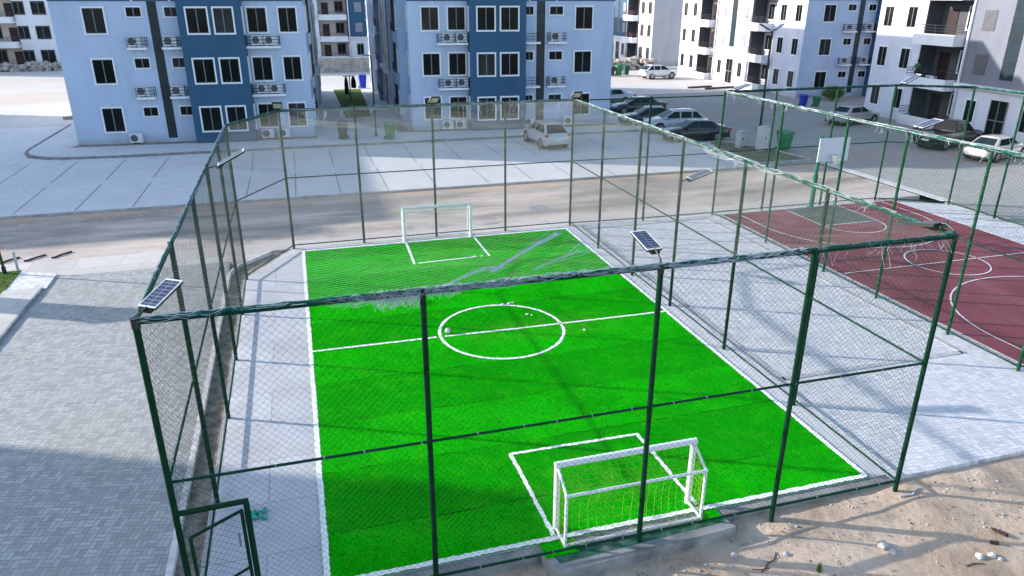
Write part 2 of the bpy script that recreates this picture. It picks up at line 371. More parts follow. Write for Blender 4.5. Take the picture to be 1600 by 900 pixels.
# ------------------------------------------------------------------ the ground
def rect(x0, x1, y0, y1): return [(x0,y0),(x1,y0),(x1,y1),(x0,y1)]
def slab(name, poly, z, mat, z0=-.3): return struct(name, MB().prism(poly, z0, z), mat)
def strip_poly(pts, w):
    """offset outline of a polyline"""
    L, Rr = [], []
    for i, p in enumerate(pts):
        a = Vector(pts[max(i-1, 0)]); b = Vector(pts[min(i+1, len(pts)-1)])
        d = (b-a).normalized(); nrm = Vector((-d.y, d.x))*w/2
        L.append(tuple(Vector(p)+nrm)); Rr.append(tuple(Vector(p)-nrm))
    return L, Rr
def strip(mb, pts, w, z0, z1):
    L, Rr = strip_poly(pts, w)
    for i in range(len(pts)-1):
        mb.prism([Rr[i], Rr[i+1], L[i+1], L[i]], z0, z1)
    return mb
struct('ground', MB().sheet(rect(-400, 400, -300, 500), -.31), MT['sand'])
# trodden sand south of the pitch, a gently uneven patch
def hill(x, y):
    from mathutils import noise
    h = noise.noise(Vector((x*.5, y*.5, 1.7)))*.05 + noise.noise(Vector((x*1.7, y*1.7, 4.2)))*.025 + noise.noise(Vector((x*5, y*5, 9)))*.010
    base = -.27 + .17*max(0, min(1, (x-8)/5.5)) - .03*max(0, -y)
    fade = min(1, max(0, (.45-y)/.3))
    return base + h*fade
sm = MB(); nx, ny = 200, 90
for j in range(ny+1):
    for i in range(nx+1):
        x = -.3 + 27*i/nx; y = .34 - 9*(j/ny)**1.6
        sm.v.append((x, y, hill(x, y)))
for j in range(ny):
    for i in range(nx):
        a = j*(nx+1)+i; sm.f.append([a, a+nx+1, a+nx+2, a+1]); sm.m.append(0)
struct('sand', sm, MT['sand'], smooth=True)

slab('paving', rect(-6.8, -.72, -40, 18.7), 0, MT['pav_left'])
kb = MB(); strip(kb, [(-.66, -40), (-.66, 17.3), (-.35, 18.2), (.75, 19.45)], .12, -.3, .035)
struct('kerb', kb, MT['kerb_white'])
slab('drain_channel', [(-.6,-40),(-.14,-40),(-.14,16.4),(1.55,19.5),(.75,19.5),(-.3,18.2),(-.6,17.3)], -.10, MT['ditch'])
slab('concrete_apron', [(-.14,.42),(13.72,.42),(13.72,19.55),(1.58,19.55),(-.14,16.45)], 0, MT['pav_side'])
slab('yard_paving', [(13.72,.28),(33.0,.28),(33.0,17.9),(30.0,19.55),(13.72,19.55)], -.004, MT['pav_yard'])
slab('gutter_strip', [(-9,18.7),(-.9,18.7),(-.6,18.4),(.75,19.7),(33.0,19.7),(33.0,20.75),(-60,20.75),(-60,19.8),(-9,19.8)], -.03, MT['slab'])
slab('road', rect(-120, 33.1, 20.75, 27.9), -.06, MT['road'])
slab('road_edge', rect(-120, 30.2, 27.9, 28.0), .05, MT['kerb'])
slab('parking_lot', [(-120,28.06),(30.2,28.06),(30.2,62),(28.6,62),(28.6,42.2),(27.4,41.22),(-9,41.35),(-13,41.9),(-14.3,42.8),(-15.05,44.6),(-15.05,56),(-120,56)], -.01, MT['pav_lot'])
slab('far_yard', [(-120,56),(-15.05,56),(-15.05,74),(28.6,74),(28.6,62),(120,62),(120,140),(-120,140)], -.02, MT['pav_far'])  # edge follows the sunlit ground, its light put into the paler colour
slab('east_lot', [(33.1,-60),(120,-60),(120,62),(30.2,62),(30.2,28.06),(33.1,28.06)], -.015, MT['pav_east'])
slab('footpath', [(-14.85,45.2),(-14.7,44.3),(-14.35,43.5),(-13.8,42.8),(-13.0,42.2),(-12,41.85),(-9,41.55),(27.3,41.42),(28.4,42.3),(28.4,74),(-14.85,74)], .10, MT['pav_lot'])
kb = MB(); strip(kb, [(-14.95,56),(-14.95,45.2),(-14.8,44.25),(-14.43,43.42),(-13.86,42.7),(-13.04,42.08),(-12,41.72),(-9,41.45),(0,41.42),(14,41.4),(27.35,41.32),(28.5,42.25),(28.5,62)], .16, -.3, .13)
struct('kerb', kb, MT['kerb_dark'])
slab('sidewalk', rect(-8.0, -6.86, -40, 17.4), .09, MT['slab'])
slab('kerb', rect(-6.86, -6.8, -40, 17.4), .085, MT['grime'])
slab('sidewalk_ramp', [(-8.0,17.4),(-6.7,17.4),(-6.75,18.9),(-8.1,19.5)], .05, MT['kerb_white'])
slab('lawn_bed', [(-60,-40),(-8.0,-40),(-8.0,17.4),(-8.1,19.6),(-60,19.7)], .07, MT['grass'])
gm = MB(); rr = random.Random(3)
for k in range(7000):
    x = rr.uniform(-12, -8.03); y = rr.uniform(11, 19.5); h = rr.uniform(.03, .10); a = rr.uniform(0, 6.28)
    dx, dy = math.cos(a)*.012, math.sin(a)*.012
    gm.add([(x-dx,y-dy,.07),(x+dx,y+dy,.07),(x+rr.uniform(-.04,.04),y+rr.uniform(-.04,.04),.07+h)], [(0,1,2)])
tag(gm.build('grass', MT['blade']), 'short green grass on the corner lawn by the sloping sidewalk', 'grass', kind='stuff')

# --- the pitch
slab('artificial_turf', rect(1.98, 13.30, .44, 19.16), .022, MT['turf'], z0=-.05)
rl = random.Random(11)
def fuzzy(mb, pts, w, z=.028, step=.05, jit=.012, closed=False):
    """painted line of plastic grass, its edges a little ragged"""
    P = []
    n = len(pts)
    for i in range(n if closed else n-1):
        a = Vector(pts[i]); b = Vector(pts[(i+1) % n]); L = (b-a).length; k = max(1, int(L/step))
        for t in range(k): P.append(a+(b-a)*t/k)
    P.append(Vector(pts[0]) if closed else Vector(pts[-1]))
    o = len(mb.v); wob = 0
    for i, p in enumerate(P):
        a = P[max(0, i-1)]; b = P[min(len(P)-1, i+1)]
        if closed and i in (0, len(P)-1): a, b = P[-2], P[1]
        d = (b-a).normalized(); nn = Vector((-d.y, d.x)); wob = wob*.93 + rl.uniform(-.002, .002)
        for s in (1, -1):
            q = p + nn*(s*w/2 + rl.uniform(-jit, jit) + wob); mb.v.append((q.x, q.y, z))
    for i in range(len(P)-1):
        mb.f.append([o+2*i, o+2*i+1, o+2*i+3, o+2*i+2]); mb.m.append(0)
lm_ = MB()
x0, x1, y0, y1 = 2.03, 13.25, .49, 19.11
fuzzy(lm_, [(x0,y0),(x1,y0),(x1,y1),(x0,y1)], .115, closed=True)
fuzzy(lm_, [(x0+.05, 9.80),(5.70, 9.76)], .09); fuzzy(lm_, [(5.95,9.74),(9.0,9.67),(x1-.05, 9.62)], .09)
fuzzy(lm_, [(7.72+1.90*math.cos(k*math.pi/32), 9.72+1.93*math.sin(k*math.pi/32)) for k in range(64)], .095, closed=True)
fuzzy(lm_, [(6.22,.56),(6.16,3.34),(9.24,3.30),(9.28,.62)], .085)
fuzzy(lm_, [(6.16,19.05),(6.08,16.33)], .10); fuzzy(lm_, [(9.06,19.0),(9.08,16.48)], .085)
fuzzy(lm_, [(6.22,16.42),(8.55,16.53)], .09)
struct('pitch_markings', lm_, MT['line'])
slab('concrete_step', [(5.85,.05),(6.05,-.36),(9.72,-.14),(9.62,.23),(5.85,.23)], -.012, MT['kerb_dark'])
slab('pitch_kerb', rect(1.7, 13.74, .24, .415), -.012, MT['kerb_dark'])
slab('worn_mat', [(6.05,.10),(6.10,-.13),(9.58,.05),(9.52,.22),(6.05,.20)], -.004, MT['green_cloth'])
slab('turf_offcut', rect(5.90, 6.55, .05, .43), .012, MT['turf'], z0=-.02)
slab('turf_offcut', rect(9.15, 9.60, .12, .43), .012, MT['turf'], z0=-.02)

# --- yard with the flush kerb frame
yk = MB()
for a in ([(14.15,4.68),(20.12,4.62)], [(14.15,4.6),(14.15,18.9)], [(20.12,4.55),(20.12,18.9)], [(14.1,18.9),(20.15,18.9)]):
    strip(yk, a, .16, -.1, .012)
struct('yard_kerb', yk, MT['kerb'])
# --- red court
slab('court_base', rect(20.98, 30.85, 3.42, 19.30), .008, MT['kerb_white'], z0=-.1)
slab('court', rect(21.13, 30.70, 3.52, 19.16), .020, MT['court'], z0=-.1)
slab('court_key', rect(24.45, 27.40, 16.32, 19.10), .026, MT['key'], z0=-.05)
slab('court_key', rect(24.45, 27.40, 3.60, 5.55), .026, MT['key'], z0=-.05)
cl = MB(); CX = 25.92
def cline(pts, w=.06, closed=False): fuzzy(cl, pts, w, .033, .2, .002, closed)
def arc(cx, cy, r, a0, a1, n=40): return [(cx+r*math.cos(R(a0+(a1-a0)*k/n)), cy+r*math.sin(R(a0+(a1-a0)*k/n))) for k in range(n+1)]
cline([(21.2,10.95),(30.65,10.95)]); cline(arc(CX,10.95,1.47,0,350,36), closed=True)
for s, yb, yc in ((1, 3.60, 5.05), (-1, 19.05, 16.95)):
    cline([(21.85,yb),(21.85,yc)]); cline([(29.99,yb),(29.99,yc)])
    cline([(CX+4.07*math.cos(R(t)), yc+s*4.07*math.sin(R(t))) for t in range(0, 181, 5)])
    yk_ = 16.32 if s < 0 else 5.55
    cline([(24.45,yb),(24.45,yk_),(27.40,yk_),(27.40,yb)])
    cline([(CX+1.45*math.cos(R(t)), yk_+s*1.45*math.sin(R(t))) for t in range(0, 181, 6)])
struct('court_markings', cl, MT['court_line'])

# --- parking bay joints, worn bay numbers
bj = MB()
for k, x in enumerate([-21.8,-19.1,-16.4,-13.7,-11.05,-8.35,-5.82,-3.2,-.6,1.9,4.15,6.58,9.2,12.1,14.7,17.1,19.7,22.3,24.9,27.5]):
    for (a, b) in ((28.3, 33.95), (34.8, 40.9)):
        strip(bj, [(x+rl.uniform(-.05,.05), a+rl.uniform(0,.3)), (x+rl.uniform(-.05,.05), b-rl.uniform(0,.3))], .06, -.1, -.004)
struct('bay_joints', bj, MT['grime'])
nm = MB()
def digit(cx, cy, segs, s=.16):
    for (ax, ay, bx, by) in segs:
        fuzzy(nm, [(cx+ax*s*1.7, cy+ay*s), (cx+bx*s*1.7, cy+by*s)], .12, .0, .05, .02)
SEG = {2:[(0,2,1,2),(1,2,1,1),(1,1,0,1),(0,1,0,0),(0,0,1,0)], 3:[(0,2,1,2),(1,2,1,0),(0,1,1,1),(0,0,1,0)], 4:[(0,2,0,1),(0,1,1,1),(1,2,1,0)],
       5:[(1,2,0,2),(0,2,0,1),(0,1,1,1),(1,1,1,0),(1,0,0,0)], 7:[(0,2,1,2),(1,2,1,0)], 1:[(.5,2,.5,0)], 6:[(1,2,0,2),(0,2,0,0),(0,0,1,0),(1,0,1,1),(1,1,0,1)]}
for k in range(9):
    x = -14.8 + 2.55*k + (0 if k < 4 else .15*(k-4))
    for yy, t in ((33.45, 2), (40.75, 3)):
        digit(x, yy, SEG[t]); digit(x+.42, yy, SEG[(5,7,1,4,6,2,3,5,7)[k]])
struct('bay_numbers', nm, MT['paint_mark'])
struct('manhole_cover', MB().prism([(13.33+.55*math.cos(t*.393), 22.95+.45*math.sin(t*.393)) for t in range(16)], -.1, -.052), MT['grime'])
# --- planted corner by the court with its kerb, pale strip beside it
pl = [(29.3,28.5),(33.0,28.5),(32.6,32.4),(30.9,35.8),(29.9,35.6),(29.3,33.5)]
slab('planting_bed', pl, .06, MT['bed'])
kb = MB(); strip(kb, pl+[pl[0]], .15, -.2, .11); struct('kerb', kb, MT['kerb'])
slab('paver_strip', [(33.1,18.2),(33.7,18.2),(33.7,27.9),(33.1,27.9)], .0, MT['pav_yard'])
slab('grass_strip', [(6.3,53.5),(8.4,53.5),(9.3,74),(6.4,74)], .115, MT['grass'], z0=0)
slab('grass_verge', [(21.3,44.3),(26.8,44.0),(26.8,44.9),(21.3,45.2)], .115, MT['grass'], z0=0)
slab('soil_verge', [(-12.6,45.3),(3.6,44.4),(3.6,45.2),(-12.2,46.1)], .106, MT['ditch'], z0=0)
slab('soil_verge', [(9.5,45.2),(16,44.6),(16,45.4),(10.4,45.8),(10.2,50),(9.2,50)], .106, MT['ditch'], z0=0)
# ------------------------------------------------------------------ fences and nets
def child(mb, name, mat, root, **k):
    """part whose vertices were written in world metres"""
    o = mb.build(name, mat, root, **k); o.location = -Vector(root.location); return o
rn = random.Random(21)
def chain(mb, a, b, z0, z1, p=.12, r=.0021, holes=()):
    """chain link between two ground points: two sets of slanting wires"""
    a = Vector((*a, 0)); b = Vector((*b, 0)); L = (b-a).length; d = (b-a)/L; H = z1-z0
    def put(t0, h0, t1, h1):
        for (ha, hb) in holes:          # gate opening (t range from the start, up to height)
            if h0 < hb and t0 < ha and t1 < ha+hb: 
                pass
        q = d.cross(Vector((0, 0, 1)))*rn.uniform(-.006, .006)
        mb.path([a+d*t0+Vector((0,0,z0+h0))+q, a+d*t1+Vector((0,0,z0+h1))-q], r, 3, False)
    c = -H
    while c < L:
        t0 = max(0, c); h0 = t0-c; t1 = min(L, c+H); h1 = t1-c
        if t1-t0 > .02: put(t0, h0, t1, h1)
        c += p
    c = 0
    while c < L+H:
        t0 = max(0, c-H); h0 = c-t0; t1 = min(L, c); h1 = c-t1
        if t1-t0 > .02: put(t0, h0, t1, h1)
        c += p
def fray(mb, p, n, ln, r=.0028, spread=.10):
    for k in range(n):
        q = Vector(p)+Vector((rn.uniform(-spread, spread), rn.uniform(-spread, spread)*.4, rn.uniform(-.02, .03)))
        pts = [q.copy()]; dx = rn.uniform(-.05, .05); dy = rn.uniform(-.05, .05)
        for j in range(4):
            q = q+Vector((dx+rn.uniform(-.03, .03), dy+rn.uniform(-.03, .03), -ln*rn.uniform(.1, .4))); pts.append(q.copy())
        mb.path(pts, r, 3, False)
def rope_line(a, b, r0=.028, step=.12):
    a = Vector(a); b = Vector(b); n = int((b-a).length/step)
    P, rr_ = [], []
    for i in range(n+1):
        P.append(a+(b-a)*i/n+Vector((rn.uniform(-.005, .005), rn.uniform(-.005, .005), rn.uniform(-.006, .005)))); rr_.append(r0*rn.uniform(.75, 1.25))
    return P, rr_
H1 = 5.50; HM = 2.92; HB = .16; BY = 19.58
def fence(root, name_mesh, pts_posts, runs, H, HMID, HBOT, pr=.048, mat='post', wire='wire', zpost=-.3, rr_=.024):
    for (x, y) in pts_posts:
        m = MB(); m.tube((x,y,zpost), (x,y,H+.03), pr, 12); m.lathe([(pr*1.06,H+.028),(pr*1.02,H+.05),(.006,H+.058)], 12, (x,y,0))
        child(m, 'post', MT[mat], root, smooth=False)
    for (a, b) in runs:
        for nm, z, rad in (('top_rail', H-.02, rr_*1.05), ('mid_rail', HMID, rr_), ('bottom_rail', HBOT, rr_)):
            m = MB(); m.tube((*a,z), (*b,z), rad, 8); child(m, nm, MT['rail'], root)
        m = MB(); chain(m, a, b, HBOT, H)
        L = math.hypot(b[0]-a[0], b[1]-a[1]); k = .5
        while k < L:                                             # tie wires on the middle rail
            x = a[0]+(b[0]-a[0])*k/L; y = a[1]+(b[1]-a[1])*k/L
            for z in (HMID, HBOT): m.tube((x-.008,y,z-.001), (x+.008,y,z+.001), rr_*1.2, 6, mi=1)
            k += rn.uniform(.55, 1.0)
        child(m, name_mesh, [MT[wire], MT['tie']], root)
cage = thing('sports_fence', 'tall green chain link cage standing all round the bright green football pitch', 'fence', (6.8, 0, 0))
near = [(0,0),(3.86,0),(7.72,0),(10.62,0),(13.6,0)]
right = [(13.6,3.45),(13.6,6.71),(13.6,10.05),(13.6,13.0),(13.6,16.25),(13.6,BY)]
left = [(0,3.40),(0,6.72),(0,9.90),(0,13.2),(0,16.45)]
back = [(1.68,BY),(4.50,BY),(7.55,BY),(10.6,BY)]
fence(cage, 'chain_link', near+right+left+back, [((1.0,0),(13.6,0)), ((13.6,0),(13.6,BY)), ((0,0),(0,16.45)), ((0,16.45),(1.68,BY)), ((1.68,BY),(13.6,BY))], H1, HM, HB)
# the short bay over the gate
m = MB(); chain(m, (0,0), (1.0,0), 2.36, H1); child(m, 'chain_link', MT['wire'], cage)
m = MB(); m.tube((0,0,H1-.02), (1.0,0,H1-.02), .025, 8); child(m, 'top_rail', MT['rail'], cage)
m = MB(); m.tube((0,0,HM), (1.0,0,HM), .024, 8); child(m, 'mid_rail', MT['rail'], cage)
m = MB(); m.tube((0,0,2.35), (1.03,0,2.38), .047, 10); m.tube((1.0,0,-.3), (1.0,0,2.36), .047, 10); child(m, 'gate_frame', MT['post'], cage)
gt = MB(); h = Vector((.92,-.03,0)); f = Vector((.24,-.47,0))
for (p, q, r) in ((h+Vector((0,0,.05)), h+Vector((0,0,2.25)), .028), (f+Vector((0,0,.05)), f+Vector((0,0,2.25)), .028), (h+Vector((0,0,2.24)), f+Vector((0,0,2.24)), .026),
                  (h+Vector((0,0,1.15)), f+Vector((0,0,1.15)), .022), (h+Vector((0,0,.08)), f+Vector((0,0,.08)), .022)): gt.tube(p, q, r, 8)
gate = child(gt, 'gate', MT['post'], cage)
m = MB(); chain(m, tuple(h.xy), tuple(f.xy), .08, 2.24); o = m.build('chain_link', MT['wire'], gate)
m = MB(); m.obox((h+(f-h)*.12+Vector((0,0,1.75))), .03, .03, .25, Matrix.Identity(3)); m.obox((h+(f-h)*.12+Vector((0,0,.75))), .03, .03, .25, Matrix.Identity(3)); m.build('hinge', MT['alu'], gate)

yf = thing('sports_fence', 'short green chain link fence closing the paved yard between both cages', 'fence', (17.1, 19.4, 0))
fence(yf, 'chain_link', [(17.1,19.4)], [((13.66,BY),(17.1,19.4)), ((17.1,19.4),(20.6,19.36))], H1, HM, .12)
court_f = thing('sports_fence', 'green chain link cage round the red basketball court with cut corners', 'fence', (26.8, 3.3, 0))
H2 = 5.62; CF = [(20.66,3.3),(20.66,19.36),(29.95,19.45),(32.9,17.8),(32.9,3.3)]
cposts = [(20.66,3.3),(20.70,5.72),(20.68,8.72),(20.66,11.41),(20.66,15.08),(20.66,19.36),(23.35,19.40),(26.65,19.42),(29.95,19.45),(32.9,17.8),(32.9,15.2),(32.9,11.4),(32.9,8.0),(32.9,3.3),(26.8,3.3),(23.7,3.3),(29.9,3.3)]
fence(court_f, 'chain_link', cposts, [(CF[i], CF[(i+1) % 5]) for i in range(5)], H2, 2.95, .12, mat='green_post')

def clip_poly(poly, p, d):
    """part of the line p+t*d inside a convex polygon (ccw)"""
    t0, t1 = -1e9, 1e9
    for i in range(len(poly)):
        a = Vector(poly[i]); b = Vector(poly[(i+1) % len(poly)]); e = b-a; n = Vector((-e.y, e.x))
        den = n.dot(d); num = n.dot(p-a)
        if abs(den) < 1e-9:
            if num < 0: return None
        else:
            t = -num/den
            if den > 0: t0 = max(t0, t)
            else: t1 = min(t1, t)
    return (t0, t1) if t1-t0 > .05 else None
from mathutils import noise as mnoise
def roof_net(root, poly, H, cell, r, sag, seed):
    mb = MB(); cx = sum(p[0] for p in poly)/len(poly); cy = sum(p[1] for p in poly)/len(poly)
    def zz(x, y):
        dm = 1e9
        for i in range(len(poly)):
            a = Vector(poly[i]); b = Vector(poly[(i+1) % len(poly)]); e = (b-a).normalized(); dm = min(dm, abs((Vector((x,y))-a).dot(Vector((-e.y, e.x)))))
        k = min(1, dm/2.2); k = k*(2-k)
        nz = mnoise.noise(Vector((x*.35, y*.35, seed))); n2 = mnoise.noise(Vector((x*1.3, y*.9, seed+5)))
        return H - k*(sag + .16*nz) - .05*n2*min(1, dm/.5)
    for ang in (45, 135):
        d = Vector((math.cos(R(ang)), math.sin(R(ang)))); n = Vector((-d.y, d.x))
        pr = [n.dot(Vector(p)) for p in poly]; c = min(pr)
        while c < max(pr):
            c += cell*rn.uniform(.96, 1.04)
            hit = clip_poly(poly, n*c, d)
            if not hit: continue
            t0, t1 = hit; k = max(2, int((t1-t0)/.7)); pts = []
            for i in range(k+1):
                q = n*c + d*(t0+(t1-t0)*i/k)
                q2 = q + n*(.05*mnoise.noise(Vector((q.x*.8, q.y*.8, seed+2))))
                pts.append((q2.x, q2.y, zz(q.x, q.y)))
            mb.path(pts, r, 3, False)
    return mb, zz
poly1 = [(0,0),(13.6,0),(13.6,BY),(1.68,BY),(0,16.45)]
rnet = thing('roof_net', 'fine pale netting stretched over the top of the green football cage', 'roof net', (6.8, 9.8, 5.4))
mb, zz1 = roof_net(rnet, poly1, H1+.03, NET_CELL, NET_R, .16, 3.3)
child(mb, 'netting', MT['net'], rnet)
def edge_rope(root, runs, mat='rope', r0=.029):
    for a, b in runs:
        P, q = rope_line(a, b, r0); m = MB(); m.path(P, q, 6); child(m, 'edge_rope', MT[mat], root, smooth=True)
Z = H1+.035
edge_rope(rnet, [((0,0,Z),(13.6,0,Z)), ((13.6,0,Z),(13.6,BY,Z)), ((0,0,Z),(0,16.45,Z)), ((0,16.45,Z),(1.68,BY,Z)), ((1.68,BY,Z),(13.6,BY,Z))])
fm = MB()                                                     # torn and bunched net along the rails
def bunch(a, b, n, drop, r=.003, w=.05):
    a = Vector(a); b = Vector(b); L = (b-a).length
    for k in range(n):
        s = rn.uniform(0, .9); e = min(1, s+rn.uniform(.08, .35)); pts = []
        dd = drop*rn.uniform(.2, 1); off = Vector((rn.uniform(-w, w), rn.uniform(-w, w), rn.uniform(-.03, .05)))
        for i in range(7):
            t = s+(e-s)*i/6
            pts.append(a+(b-a)*t+off+Vector((rn.uniform(-.02,.02), rn.uniform(-.02,.02), -dd*math.sin(math.pi*i/6)+rn.uniform(-.015,.015))))
        fm.path(pts, r, 3, False)
bunch((2.3,0,Z), (3.9,0,Z), 170, .15, r=.0015); bunch((3.1,0,Z), (3.9,0,Z), 190, .27, r=.0015, w=.035); bunch((3.6,0,Z), (5.4,0,Z), 200, .08, w=.045, r=.0017); bunch((3.86,0,Z), (4.45,0,Z), 90, .16, r=.0015, w=.03)
bunch((5.0,0,Z), (8.0,0,Z), 110, .05, w=.04); bunch((7.6,0,Z), (10.4,0,Z), 120, .10); bunch((0,0,Z), (2,0,Z), 40, .05)
bunch((13.6,0,Z), (13.6,BY,Z), 60, .05, w=.02); bunch((0,0,Z), (0,16.4,Z), 50, .03, w=.02); bunch((1.7,BY,Z), (13.6,BY,Z), 60, .14)
bunch((13.6,5,Z), (13.6,9,Z), 60, .20, w=.05)
for k in range(17): fray(fm, (rn.uniform(10.2,13.5),0,Z-.03), 2, rn.uniform(.1,.42), .0022)
for k in range(25): fray(fm, (rn.uniform(1.7,13.6),BY,Z-.03), 2, rn.uniform(.2,.5), .004)
for k in range(30): fray(fm, (13.6,rn.uniform(2,BY),Z-.02), 2, rn.uniform(.1,.3), .003)
# folds where the slack net has been pulled together
for (a, b, n, w) in (((4.2,.05),(5.3,.8),16,.07), ((5.05,.55),(6.9,2.55),26,.085), ((6.4,.9),(8.2,2.9),7,.30), ((5.7,.5),(7.4,1.3),6,.16)):
    a = Vector(a); b = Vector(b); d = (b-a).normalized(); nn = Vector((-d.y, d.x))
    for k in range(n):
        o0, o1 = rn.gauss(0, w*.25), rn.gauss(0, w)
        pts = []
        for i in range(7):
            t = i/6; q = a+(b-a)*t+nn*(o0*(1-t)+o1*t); pts.append((q.x, q.y, zz1(q.x, q.y)+.02+.10*math.sin(math.pi*t)*rn.uniform(.5,1)))
        fm.path(pts, .0016, 3, False)
child(fm, 'frayed_edge', MT['fray'], rnet)
cnet = thing('roof_net', 'sagging pale roof netting over the cage of the red basketball court', 'roof net', (26.8, 11, 5.5))
mb, zz2 = roof_net(cnet, CF, H2+.03, NET_CELL*1.15, NET_R*1.05, .14, 8.1)
child(mb, 'netting', MT['net'], cnet)
Z = H2+.035
edge_rope(cnet, [((*CF[0],Z),(*CF[1],Z)), ((*CF[1],Z),(*CF[2],Z)), ((*CF[2],Z),(*CF[3],Z)), ((*CF[3],Z),(*CF[4],Z))], r0=.034)
fm = MB()
bunch((20.66,3.3,Z), (20.66,19.3,Z), 90, .05, w=.03, r=.003)
for k in range(30): fray(fm, (20.66,rn.uniform(3.3,19.3),Z-.02), 2, rn.uniform(.1,.3), .004)
child(fm, 'frayed_edge', MT['fray'], cnet)

# ------------------------------------------------------------------ solar floodlights
def solar(loc, head, label, tilt=26, up=.20, scale=1.0, frame='lamp_white'):
    """all-in-one lamp: arm along +Y, then a lamp body with the panel on its back"""
    t = thing('solar_floodlight', label, 'solar light', loc, R(head), 'solar floodlights on the cages')
    s = scale; rot = Matrix.Rotation(R(tilt), 3, 'X')
    c0 = Vector((0, .20*s, up*s)); ax = rot @ Vector((0, 1, 0)); nz = rot @ Vector((0, 0, 1))
    m = MB(); m.path([(0,0,0), (0,.04,up*.55*s), c0, c0+ax*.10*s], .021*s, 8); m.tube((0,0,-.10), (0,0,.06), .058, 10); m.build('bracket_arm', MT['lamp_dark'], t)
    cen = c0+ax*(.10+.37)*s
    m = MB(); m.obox(cen-nz*.022*s, .355*s, .75*s, .040*s, rot); m.obox(c0+ax*.12*s-nz*.05*s, .20*s, .17*s, .06*s, rot); cas = m.build('lamp_casing', MT['lamp_dark'], t)
    m = MB(); m.obox(cen-nz*.046*s, .28*s, .52*s, .010*s, rot); m.build('led_lens', MT['led'], cas)
    m = MB(); w, l = .36*s, .76*s
    for (dx, dy, sx, sy) in ((0, l/2-.018*s, w, .036*s), (0, -l/2+.018*s, w, .036*s), (w/2-.008*s, 0, .016*s, l-.073*s), (-w/2+.008*s, 0, .016*s, l-.073*s)):
        m.obox(cen+rot @ Vector((dx, dy, .006*s)), sx, sy, .016*s, rot)
    m.build('panel_frame', MT[frame], t)
    m = MB(); m.box(-w/2+.016*s, w/2-.016*s, -l/2+.036*s, l/2-.036*s, -.004*s, .008*s); p = m.build('solar_panel', MT['cells'], t)
    p.location = cen; p.rotation_euler.x = R(tilt)
    return t
solar((0,0,H1), -34, 'solar floodlight with blue cells on the near corner post above the open gate', 18, .12, .80)
solar((7.72,0,H1), 3, 'solar floodlight on the third post of the near fence, panel tilted toward the far goal', 13, .26, .80)
solar((13.6,0,H1), 6, 'solar floodlight seen nearly edge on at the near corner post beside the red court', -13, .16, 1.1, 'lamp_dark')
solar((0,9.9,H1-.06), -90, 'dark solar floodlight sticking inward from the left side fence, seen from its dark underside', 27, .06)
solar((13.6,10.05,H1-1.35), -90, 'white edged solar floodlight fixed partway up a post, reaching over the paved yard', 17, .10)
solar((1.68,BY,H1), 180, 'solar floodlight on the far post next to the cut corner of the green pitch cage', 24, .12)
solar((7.55,BY,H1), 180, 'solar floodlight on the middle post of the far fence, above the far goal', 24, .12)
solar((13.6,BY,H1), 170, 'solar floodlight on the far corner post between the pitch cage and the paved yard', 24, .12)
solar((20.66,19.36,H2), -96, 'dark solar floodlight on the far post where the basketball cage meets the yard', 17, .06, 1.1)
solar((29.95,19.45,H2), -100, 'dark solar floodlight on the far right corner post of the basketball cage', 28, .06, 1.1)
solar((20.68,8.72,H2), -90, 'pale solar floodlight on the basketball cage post in front of the parked cars', 15, .10, 1.05)

